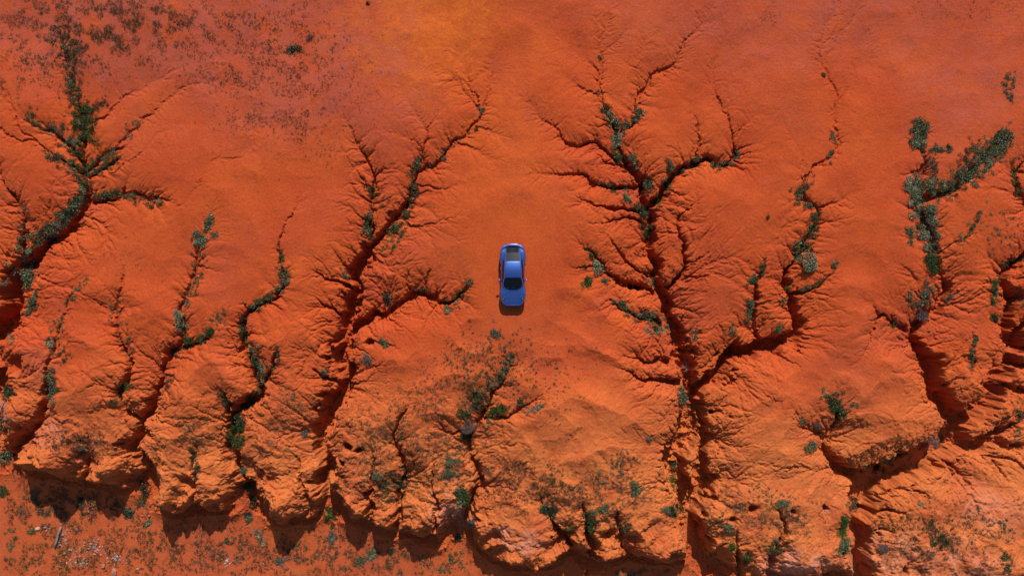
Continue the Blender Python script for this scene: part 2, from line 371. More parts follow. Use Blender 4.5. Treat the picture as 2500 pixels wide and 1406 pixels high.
# flutes up the scarp and around its knobs
_f = resample(np.array([P(x, y, -DROP) for x, y in FOOT]), .22)
for k in range(1, len(_f) - 1):
    if abs(_f[k, 0]) > 41: continue
    t = _f[k + 1] - _f[k - 1]; a0 = math.atan2(t[1], t[0]) + math.pi / 2
    if rng.random() < .8:
        add_rill(_f[k, 0], _f[k, 1], a0 + rng.normal(0, .35), rng.uniform(1.2, 3.6), rng.uniform(.12, .38), 0)
for x, y, rr, dp in KNOBS:
    cx, cy = P(x, y, -1)
    for a in np.arange(0, 6.28, .36):
        a1 = a + rng.normal(0, .1); R_ = rr / PPM * rng.uniform(1.3, 1.8)
        add_rill(cx + math.cos(a1) * R_, cy + math.sin(a1) * R_, a1 + math.pi + rng.normal(0, .25), R_ * rng.uniform(.6, .95), rng.uniform(.08, .2), 1)
# soft broad flutes that fan out over the slopes between the channels
fine = rills; rills = []
for r, dens in chan:
    for k in range(1, len(r) - 1):
        if r[k, 3] < .35: continue
        t = r[k + 1, :2] - r[k - 1, :2]; ln = np.hypot(*t) + 1e-9; t = t / ln; nrm = np.array([-t[1], t[0]])
        for side in (-1, 1):
            if rng.random() < .34:
                a = rng.uniform(.1, 1.0); v = nrm * side * math.cos(a) - t * math.sin(a)
                add_rill(r[k, 0], r[k, 1], math.atan2(v[1], v[0]), rng.uniform(1.5, 2.6) * (1 + .5 * min(r[k, 3], 2)), rng.uniform(.10, .26), 1, rng.normal(0, .03))
FL = np.zeros(XX.shape, np.float32)
for pts, depth in rills:
    n = len(pts) - 1
    for i in range(n):
        d0 = depth * (1 - i / n); d1 = depth * (1 - (i + 1) / n)
        wf = .16 + .20 * (1 - i / n)
        s = win(pts[i], pts[i + 1], 1.0)
        if s is None: continue
        d, t = segdist(XW[s], YW[s], pts[i], pts[i + 1])
        FL[s] = np.maximum(FL[s], (d0 + (d1 - d0) * t) * np.exp(-(d / wf) ** 1.5))
rills = fine
for pts, depth in rills:
    n = len(pts) - 1
    for i in range(n):
        d0 = depth * (1 - i / n) ** .8; d1 = depth * (1 - (i + 1) / n) ** .8
        R = d0 / 1.0 + .45
        s = win(pts[i], pts[i + 1], R)
        if s is None: continue
        d, t = segdist(XW[s], YW[s], pts[i], pts[i + 1])
        dep = d0 + (d1 - d0) * t
        val = dep * np.exp(-(d / (.032 + .34 * dep)) ** 1.15)
        RL[s] = np.maximum(RL[s], val)

def up(a):
    """bilinear upsample of a coarse field to the fine grid"""
    jj = np.minimum(np.arange(NY) / SH_step, a.shape[0] - 1.001); ii = np.minimum(np.arange(NX) / SH_step, a.shape[1] - 1.001)
    j0 = jj.astype(int); i0 = ii.astype(int); fj = (jj - j0)[:, None].astype(np.float32); fi = (ii - i0)[None, :].astype(np.float32)
    A = a[j0]; B = a[j0 + 1]
    c = A * (1 - fj) + B * fj
    return c[:, i0] * (1 - fi) + c[:, i0 + 1] * fi
for _ in range(2):
    SH[1:-1, 1:-1] = (SH[1:-1, 1:-1] * 2 + SH[:-2, 1:-1] + SH[2:, 1:-1] + SH[1:-1, :-2] + SH[1:-1, 2:]) / 6
SHF = up(SH); NEARF = up(NEAR)

# scarp
foot = np.array([P(x, y, -DROP) for x, y in FOOT])
yline = np.interp(XW, foot[:, 0], foot[:, 1]).astype(np.float32)
SCd = np.full(XX.shape, 14., np.float32)
fr = resample(foot, .5)
for k in range(len(fr) - 1):
    s = win(fr[k], fr[k + 1], 9.0)
    if s is None: continue
    d, t = segdist(XW[s], YW[s], fr[k], fr[k + 1])
    SCd[s] = np.minimum(SCd[s], d)
inside = YW > yline
sdist = np.where(inside, SCd, -SCd)
near_scarp = np.exp(-np.maximum(sdist, 0) / 4.5) * inside          # 1 at the foot, 0 on the plateau

def billow(x, y, o, seed):
    s = 0; a = 1; f = 1
    for i in range(o):
        s = s + a * (1 - np.abs(perlin(x * f + 5 * i, y * f, seed + i)) * 2.2); a *= .5; f *= 2.1
    return s
bl = billow(XX / 2.9, YY / 2.9, 2, 61)
lump = 1 - np.abs(perlin(XW / 1.7, YW / 1.7, 71)) * 2.4
lump2 = 1 - np.abs(perlin(XW / .42, YW / .42, 73)) * 2.2
dd = np.maximum(sdist, 0) * (.72 + .38 * bl.clip(-1, 1.6))
scarp = -DROP * np.exp(-(np.maximum(dd, 0) / 1.15) ** 1.7)
plain = -DROP + .10 * fbm(XX / 6, YY / 6, 3, 81) + .30 * np.exp(-np.abs(sdist) / .7) * (1 + .6 * bl)

und = .55 * fbm(XX / 11, YY / 11, 2, 91) + .08 * fbm(XX / 3.4, YY / 3.4, 2, 95)
rid = 1 - np.abs(perlin(XW / 4.2, YW / 3.2, 97)) * 2
south = sstep(6, -10, YY)
base = und * (.55 + .6 * south) + .18 * rid * (.25 + south) + .30 * south * (1 - np.abs(perlin(XW / 5.5 + 3.3, YW / 4.2, 98)) * 2.2) * (1 - np.exp(-NEARF / 1.2)) - SHF * (1 + .3 * south)
rill_gain = 1 + .25 * fbm(XX / 2, YY / 2, 2, 99)
rough = near_scarp * (.30 * lump + .10 * lump2) + (.008 + .02 * sstep(-4, -14, YY)) * fbm(XX / .5, YY / .5, 3, 101, .6) * np.exp(-NEARF / 6)
surf = base - RL * rill_gain - FL + rough
# general lowering towards the scarp edge, plateau meeting the face
cap = surf * (1 - .25 * near_scarp) + .25 * near_scarp * bl + scarp
Z = np.where(inside, np.maximum(cap, plain), plain)
bedr = -DROP + .05 * fbm(XX / .8, YY / .8, 3, 103) + .0 * XX
CHz = np.maximum(CH + cap * np.clip(1.1 - DEPF / 1.8, 0, 1) + .28 * np.clip(DEPF, .08, 1) * fbm(XX / .5, YY / .5, 4, 105, .6) * np.clip(-CH, .05, 1.2), bedr)
k = .035 + .08 * np.clip(DEPF, 0, 1.5)
hh = np.clip(.5 + .5 * (CHz - Z) / k, 0, 1)
Z2 = CHz * (1 - hh) + Z * hh - k * hh * (1 - hh) * .8
Z2 = np.where(inside | (sdist > -.6), Z2, Z)
Z2 = np.where(CHz > 3, Z, Z2)
Z = Z2.astype(np.float32)
for x, y, rr, dp in KNOBS:
    cx, cy = P(x, y, -1.0); rr = rr / PPM
    s = win((cx, cy), (cx, cy), rr * 3 + .5)
    if s is None: continue
    d = np.hypot(XW[s] - cx, YW[s] - cy)
    Z[s] += .75 * dp * np.exp(-(d / rr) ** 2.4) * (sdist[s] > 0)
for x, y, rr, dp in PITS:
    cx, cy = P(x, y, -.4); rr = rr / PPM
    s = win((cx, cy), (cx, cy), rr * 3 + .5)
    if s is None: continue
    d = np.hypot(XW[s] - cx, YW[s] - cy)
    Z[s] -= dp * (1 / (1 + np.exp((d / rr - 1) * 7)))
# level pad under the car
ccx, ccy = P(1252, 671, 0)
dc = np.hypot((XX - ccx) / 2.2, (YY - ccy) / 3.6)
m = sstep(1.9, .85, dc)
zc = float(Z[int((ccy - Y0) / H0), int((ccx - X0) / H0)])
Z = Z * (1 - m) + zc * m
# water runs down the surface: many small drops carve and fill
def erode(Z, n, steps, rate, seed):
    r = np.random.default_rng(seed)
    x = r.uniform(2, NX - 3, n).astype(np.float32); y = r.uniform(2, NY - 3, n).astype(np.float32)
    dx = np.zeros(n, np.float32); dy = np.zeros(n, np.float32)
    sed = np.zeros(n, np.float32); vol = np.ones(n, np.float32)
    alive = np.ones(n, bool)
    zf = Z.ravel()
    for it in range(steps):
        i = x.astype(np.int32); j = y.astype(np.int32); fx = x - i; fy = y - j
        q = j * NX + i
        z00 = zf[q]; z10 = zf[q + 1]; z01 = zf[q + NX]; z11 = zf[q + NX + 1]
        gx_ = (z10 - z00) * (1 - fy) + (z11 - z01) * fy
        gy_ = (z01 - z00) * (1 - fx) + (z11 - z10) * fx
        h = z00 * (1 - fx) * (1 - fy) + z10 * fx * (1 - fy) + z01 * (1 - fx) * fy + z11 * fx * fy
        dx = dx * .35 - gx_ * .65; dy = dy * .35 - gy_ * .65
        ln = np.hypot(dx, dy) + 1e-7
        nx_ = np.clip(x + dx / ln, 1, NX - 3); ny_ = np.clip(y + dy / ln, 1, NY - 3)
        i2 = nx_.astype(np.int32); j2 = ny_.astype(np.int32); fx2 = nx_ - i2; fy2 = ny_ - j2; q2 = j2 * NX + i2
        h2 = zf[q2] * (1 - fx2) * (1 - fy2) + zf[q2 + 1] * fx2 * (1 - fy2) + zf[q2 + NX] * (1 - fx2) * fy2 + zf[q2 + NX + 1] * fx2 * fy2
        dh = h2 - h
        cap_ = np.maximum(-dh, .0008) * 4.0 * vol
        dep = np.where(dh > 0, np.minimum(dh, sed), np.where(sed > cap_, (sed - cap_) * .25, -np.minimum((cap_ - sed) * rate, np.maximum(-dh, 0) * .9)))
        dep = np.clip(dep, -.004, .004)
        edge = (x < 4) | (x > NX - 6) | (y < 4) | (y > NY - 6); dep = np.where(edge, 0, dep)
        sed = np.maximum(sed - dep, 0)
        zf += np.bincount(np.concatenate([q, q + 1, q + NX, q + NX + 1]),
                          np.concatenate([dep * (1 - fx) * (1 - fy), dep * fx * (1 - fy), dep * (1 - fx) * fy, dep * fx * fy]), zf.size).astype(np.float32)
        x, y = nx_, ny_; vol *= .985
    return zf.reshape(Z.shape)
Zb = Z.copy()
for rd in range(5):
    Z = erode(Z, 60000, 55, .22, 300 + rd)
    Z = np.clip(Z, Zb - .22, Zb + .12)
# fine crumble where the ground is steep
gyy, gxx = np.gradient(Z, H0)
slope = np.hypot(gxx, gyy)
crumb = fbm(XX / .34, YY / .34, 4, 111, .75)
Z += ((.055 + .03 * south) * sstep(.35, 1.5, slope) + .04 * near_scarp + .004) * crumb
Z = Z * (1 - m) + zc * m

def hz(x, y):
    fx = np.clip((np.asarray(x) - X0) / H0, 0, NX - 1.01); fy = np.clip((np.asarray(y) - Y0) / H0, 0, NY - 1.01)
    i = fx.astype(int); j = fy.astype(int); u = fx - i; v = fy - j
    return Z[j, i] * (1 - u) * (1 - v) + Z[j, i + 1] * u * (1 - v) + Z[j + 1, i] * (1 - u) * v + Z[j + 1, i + 1] * u * v
def PG(px, py):
    """where the sight line through a photograph pixel meets the ground"""
    px = np.asarray(px, float); py = np.asarray(py, float)
    z = np.zeros_like(px)
    for _ in range(8):
        x, y = (px - 1250) / PPM * (CAM_H - z) / CAM_H, (703 - py) / PPM * (CAM_H - z) / CAM_H
        z = z * .4 + hz(x, y) * .6
    return x, y, hz(x, y)

# colour zones of the soil itself
def blob(px, py, rx, ry, soft=.5):
    cx, cy = P(px, py)
    wob = .25 * fbm(XX / 5, YY / 5, 3, int(px + py) % 97)
    d = np.hypot((XX - cx) / (rx / PPM), (YY - cy) / (ry / PPM)) + wob
    return sstep(1 + soft, 1 - soft, d)
yellow = np.maximum(blob(1030, 60, 190, 150, .6), .3 * blob(1230, 420, 110, 330, .8))
crust = np.maximum.reduce([.30 * sstep(.3, -1.5, sdist), blob(380, 60, 520, 150, .5), .9 * blob(720, 180, 260, 150, .5), .55 * blob(900, 260, 140, 120, .6), .75 * blob(2000, 20, 520, 130, .8),
                           .7 * blob(2360, 190, 170, 160, .7), .3 * blob(560, 330, 200, 60, .7), .5 * blob(85, 900, 50, 60, .6), .5 * blob(2420, 1230, 100, 70, .6)])
pale = np.clip(.85 * sstep(-2.5, -14.5, YY + 1.2 * fbm(XX / 6, YY / 6, 2, 121)), 0, 1) * (.35 + .65 * sstep(.1, 1.6, sdist))
pink = np.maximum.reduce([blob(1095, 1270, 45, 55, .5), blob(1260, 1320, 60, 30, .5), .9 * blob(1940, 1380, 90, 40, .5), .6 * blob(2230, 1370, 140, 60, .6), .7 * blob(2350, 1380, 110, 40, .5), .5 * blob(2440, 1250, 70, 60, .6), .5 * blob(100, 1060, 50, 30, .5)])

def material(name):
    m = bpy.data.materials.new(name); m.use_nodes = True
    return m, m.node_tree, m.node_tree.nodes["Principled BSDF"]

def soil_material():
    m, nt, b = material("red_earth")
    N = nt.nodes; L = nt.links
    tc = N.new("ShaderNodeTexCoord")
    def noise(scale, detail=4, rough=.55):
        n = N.new("ShaderNodeTexNoise"); n.inputs["Scale"].default_value = scale
        n.inputs["Detail"].default_value = detail; n.inputs["Roughness"].default_value = rough
        L.new(tc.outputs["Object"], n.inputs["Vector"]); return n.outputs["Fac"]
    def ramp(src, p0, p1, c0=(0, 0, 0, 1), c1=(1, 1, 1, 1)):
        r = N.new("ShaderNodeValToRGB"); r.color_ramp.elements[0].position = p0; r.color_ramp.elements[1].position = p1
        r.color_ramp.elements[0].color = c0; r.color_ramp.elements[1].color = c1
        L.new(src, r.inputs[0]); return r.outputs[0]
    def mix(f, a, b_, mode='MIX'):
        x = N.new("ShaderNodeMix"); x.data_type = 'RGBA'; x.blend_type = mode
        for sock, v in ((x.inputs[0], f), (x.inputs[6], a), (x.inputs[7], b_)):
            if isinstance(v, (tuple, float, int)): sock.default_value = v
            else: L.new(v, sock)
        return x.outputs[2]
    def attr(nm):
        a = N.new("ShaderNodeAttribute"); a.attribute_name = nm; return a.outputs["Fac"]
    def mul(a, b_):
        x = N.new("ShaderNodeMath"); x.operation = 'MULTIPLY'
        for sock, v in ((x.inputs[0], a), (x.inputs[1], b_)):
            if isinstance(v, float): sock.default_value = v
            else: L.new(v, sock)
        return x.outputs[0]
    c = mix(ramp(noise(.16, 5, .6), .35, .65), (0.372, 0.046, 0.0110, 1), (0.449, 0.072, 0.0146, 1))
    c = mix(mul(attr("yellow"), ramp(noise(1.2, 7, .75), .25, .6)), c, (0.536, 0.115, 0.0122, 1))
    c = mix(mul(attr("crust"), ramp(noise(.5, 7, .7), .32, .60)), c, (0.323, 0.068, 0.0488, 1))
    c = mix(attr("pale"), c, (0.478, 0.138, 0.0366, 1))
    c = mix(mul(ramp(noise(.11, 7, .65), .50, .64), .45), c, (0.333, 0.057, 0.0268, 1))
    c = mix(mul(attr("pink"), ramp(noise(.9, 5), .35, .6)), c, (0.540, 0.211, 0.1281, 1))
    c = mix(mul(ramp(noise(.42, 7, .72), .50, .66), .5), c, (0.318, 0.043, 0.0134, 1))
    c = mix(mul(ramp(noise(1.5, 7, .75), .50, .70), .45), c, (0.289, 0.038, 0.0122, 1))
    c = mix(mul(ramp(noise(8, 5, .8), .46, .66), .50), c, (0.222, 0.029, 0.0098, 1))
    c = mix(mul(ramp(noise(14, 4, .8), .48, .70), .40), c, (0.579, 0.146, 0.0464, 1))
    vo = N.new("ShaderNodeTexVoronoi"); vo.inputs["Scale"].default_value = 2.6; vo.inputs["Randomness"].default_value = 1
    L.new(tc.outputs["Object"], vo.inputs["Vector"])
    peb = N.new("ShaderNodeMath"); peb.operation = 'LESS_THAN'; peb.inputs[1].default_value = .045
    L.new(vo.outputs["Distance"], peb.inputs[0])
    c = mix(mul(peb.outputs[0], ramp(noise(.6, 3), .5, .6)), c, (0.204, 0.028, 0.010, 1))
    L.new(c, b.inputs["Base Color"])
    b.inputs["Roughness"].default_value = .95
    b.inputs["Specular IOR Level"].default_value = .1
    bump = N.new("ShaderNodeBump"); bump.inputs["Strength"].default_value = .55; bump.inputs["Distance"].default_value = .05
    L.new(noise(7, 8, .68), bump.inputs["Height"])
    L.new(bump.outputs[0], b.inputs["Normal"])
    return m
SOIL = soil_material()

# ground sheet: fine core, ever coarser towards the horizon
ext = np.cumsum(np.geomspace(.06, 60, 46))
ax = np.concatenate([X0 - ext[::-1], gx.astype(float), X1 + ext])
ay = np.concatenate([Y0 - ext[::-1], gy.astype(float), Y1 + ext])
ne = len(ext)
ZZ = np.pad(Z, ne, mode='edge').astype(np.float64)
AX, AY = np.meshgrid(ax, ay)
far = np.maximum.reduce([X0 - AX, AX - X1, Y0 - AY, AY - Y1, np.zeros_like(AX)])
t = sstep(1, 22, far)
reg = -DROP * sstep(-19.5, -23.5, AY) + .8 * fbm(AX / 30, AY / 30, 3, 131)
ZZ = ZZ * (1 - t) + reg * t
ny, nx = ZZ.shape
co = np.empty((ny * nx, 3), np.float32); co[:, 0] = AX.ravel(); co[:, 1] = AY.ravel(); co[:, 2] = ZZ.ravel()
idx = np.arange(ny * nx, dtype=np.int32).reshape(ny, nx)
quads = np.stack([idx[:-1, :-1], idx[:-1, 1:], idx[1:, 1:], idx[1:, :-1]], -1).reshape(-1, 4)

def mesh_from(name, co, faces, mat=None, smooth_=True):
    """co (n,3), faces (m,k) all of one size"""
    me = bpy.data.meshes.new(name)
    me.vertices.add(len(co)); me.vertices.foreach_set("co", np.ascontiguousarray(co, np.float32).ravel())
    kk = faces.shape[1]
    me.loops.add(faces.size); me.loops.foreach_set("vertex_index", np.ascontiguousarray(faces, np.int32).ravel())
    me.polygons.add(len(faces)); me.polygons.foreach_set("loop_start", np.arange(0, faces.size, kk, dtype=np.int32))
    if smooth_: me.polygons.foreach_set("use_smooth", np.ones(len(faces), bool))
    me.update(calc_edges=True)
    if mat: me.materials.append(mat)
    return me
gm = mesh_from("ground", co, quads, SOIL)
for nm, arr in (("yellow", yellow), ("crust", crust), ("pale", pale), ("pink", pink)):
    a = gm.attributes.new(nm, 'FLOAT', 'POINT')
    a.data.foreach_set("value", np.pad(arr, ne, mode='edge').astype(np.float32).ravel())
ground = bpy.data.objects.new("ground", gm); COL.objects.link(ground)
ground["kind"] = "structure"


# ------------------------------------------------------------------ plants
def simple_mat(name, col, rough=.8, metal=0, coat=0, spec=.3, emis=None):
    m, nt, b = material(name)
    b.inputs["Base Color"].default_value = (*col, 1); b.inputs["Roughness"].default_value = rough
    b.inputs["Metallic"].default_value = metal; b.inputs["Coat Weight"].default_value = coat
    b.inputs["Specular IOR Level"].default_value = spec
    return m
def leaf_mat():
    m, nt, b = material("leaves")
    a = nt.nodes.new("ShaderNodeAttribute"); a.attribute_name = "tint"
    o = nt.nodes.new("ShaderNodeObjectInfo")
    mp = nt.nodes.new("ShaderNodeMapRange"); mp.inputs["To Min"].default_value = .75; mp.inputs["To Max"].default_value = 1.3
    nt.links.new(o.outputs["Random"], mp.inputs[0])
    hs = nt.nodes.new("ShaderNodeHueSaturation")
    nt.links.new(a.outputs["Color"], hs.inputs["Color"]); nt.links.new(mp.outputs[0], hs.inputs["Value"])
    nt.links.new(hs.outputs[0], b.inputs["Base Color"])
    b.inputs["Roughness"].default_value = .75; b.inputs["Specular IOR Level"].default_value = .25
    return m
LEAF = leaf_mat()
PAL = {'green': (.034, .058, .012), 'olive': (.078, .072, .024), 'sage': (.098, .106, .054), 'silver': (.20, .19, .115),
       'mauve': (.16, .105, .095), 'dry': (.125, .046, .030), 'dark': (.022, .030, .013), 'lime': (.06, .11, .012)}
PALV = {k: np.array(v) for k, v in PAL.items()}

def shrub_geo(kind, nleaf, seed, flat=.62, big=1.0):
    """leaf-sized blades through a lumpy low crown of radius 1; returns verts (n,4,3) and tints (n,3)"""
    r = np.random.default_rng(seed)
    nl = r.integers(3, 7)
    la = r.uniform(0, 2 * np.pi, nl); lr = r.uniform(.15, .55, nl)
    lc = np.c_[np.cos(la) * lr, np.sin(la) * lr, r.uniform(.2, .45, nl) * flat]
    ls = r.uniform(.38, .62, nl)
    pick = r.integers(0, nl, nleaf)
    v = r.normal(0, 1, (nleaf, 3)); v[:, 2] = np.abs(v[:, 2]) * .9 - .12; v /= np.linalg.norm(v, axis=1)[:, None]
    rad = ls[pick] * r.uniform(.55, 1.08, nleaf)
    p = lc[pick] + v * rad[:, None] * np.array([1, 1, flat])
    p[:, 2] = np.maximum(p[:, 2], -.05)
    dry = kind in ('mauve', 'dry')
    ll = r.uniform(.13, .26, nleaf) * (1.5 if dry else 1) * (70 / nleaf) ** .22 * big
    lw = ll * (r.uniform(.10, .2, nleaf) if dry else r.uniform(.32, .6, nleaf))
    d = v + r.normal(0, .55, (nleaf, 3)); d /= np.linalg.norm(d, axis=1)[:, None]
    sdv = np.cross(d, r.normal(0, 1, (nleaf, 3))); sdv /= np.linalg.norm(sdv, axis=1)[:, None] + 1e-6
    a = p - d * ll[:, None] * .5; b = p + d * ll[:, None] * .5
    q = np.stack([a, p + sdv * lw[:, None] * .6, b, p - sdv * lw[:, None] * .6], 1)
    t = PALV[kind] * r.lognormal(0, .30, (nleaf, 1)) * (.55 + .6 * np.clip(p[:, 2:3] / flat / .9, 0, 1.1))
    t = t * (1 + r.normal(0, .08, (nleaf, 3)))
    if kind in ('sage', 'olive', 'silver'):
        tip = r.random(nleaf) < .15; t[tip] *= 1.7
    return q, np.clip(t, .004, .8)
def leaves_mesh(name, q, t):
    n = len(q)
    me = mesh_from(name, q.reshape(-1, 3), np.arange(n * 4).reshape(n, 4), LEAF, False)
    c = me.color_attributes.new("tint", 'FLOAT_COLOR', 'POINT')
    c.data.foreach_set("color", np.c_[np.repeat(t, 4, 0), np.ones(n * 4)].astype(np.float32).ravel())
    return me

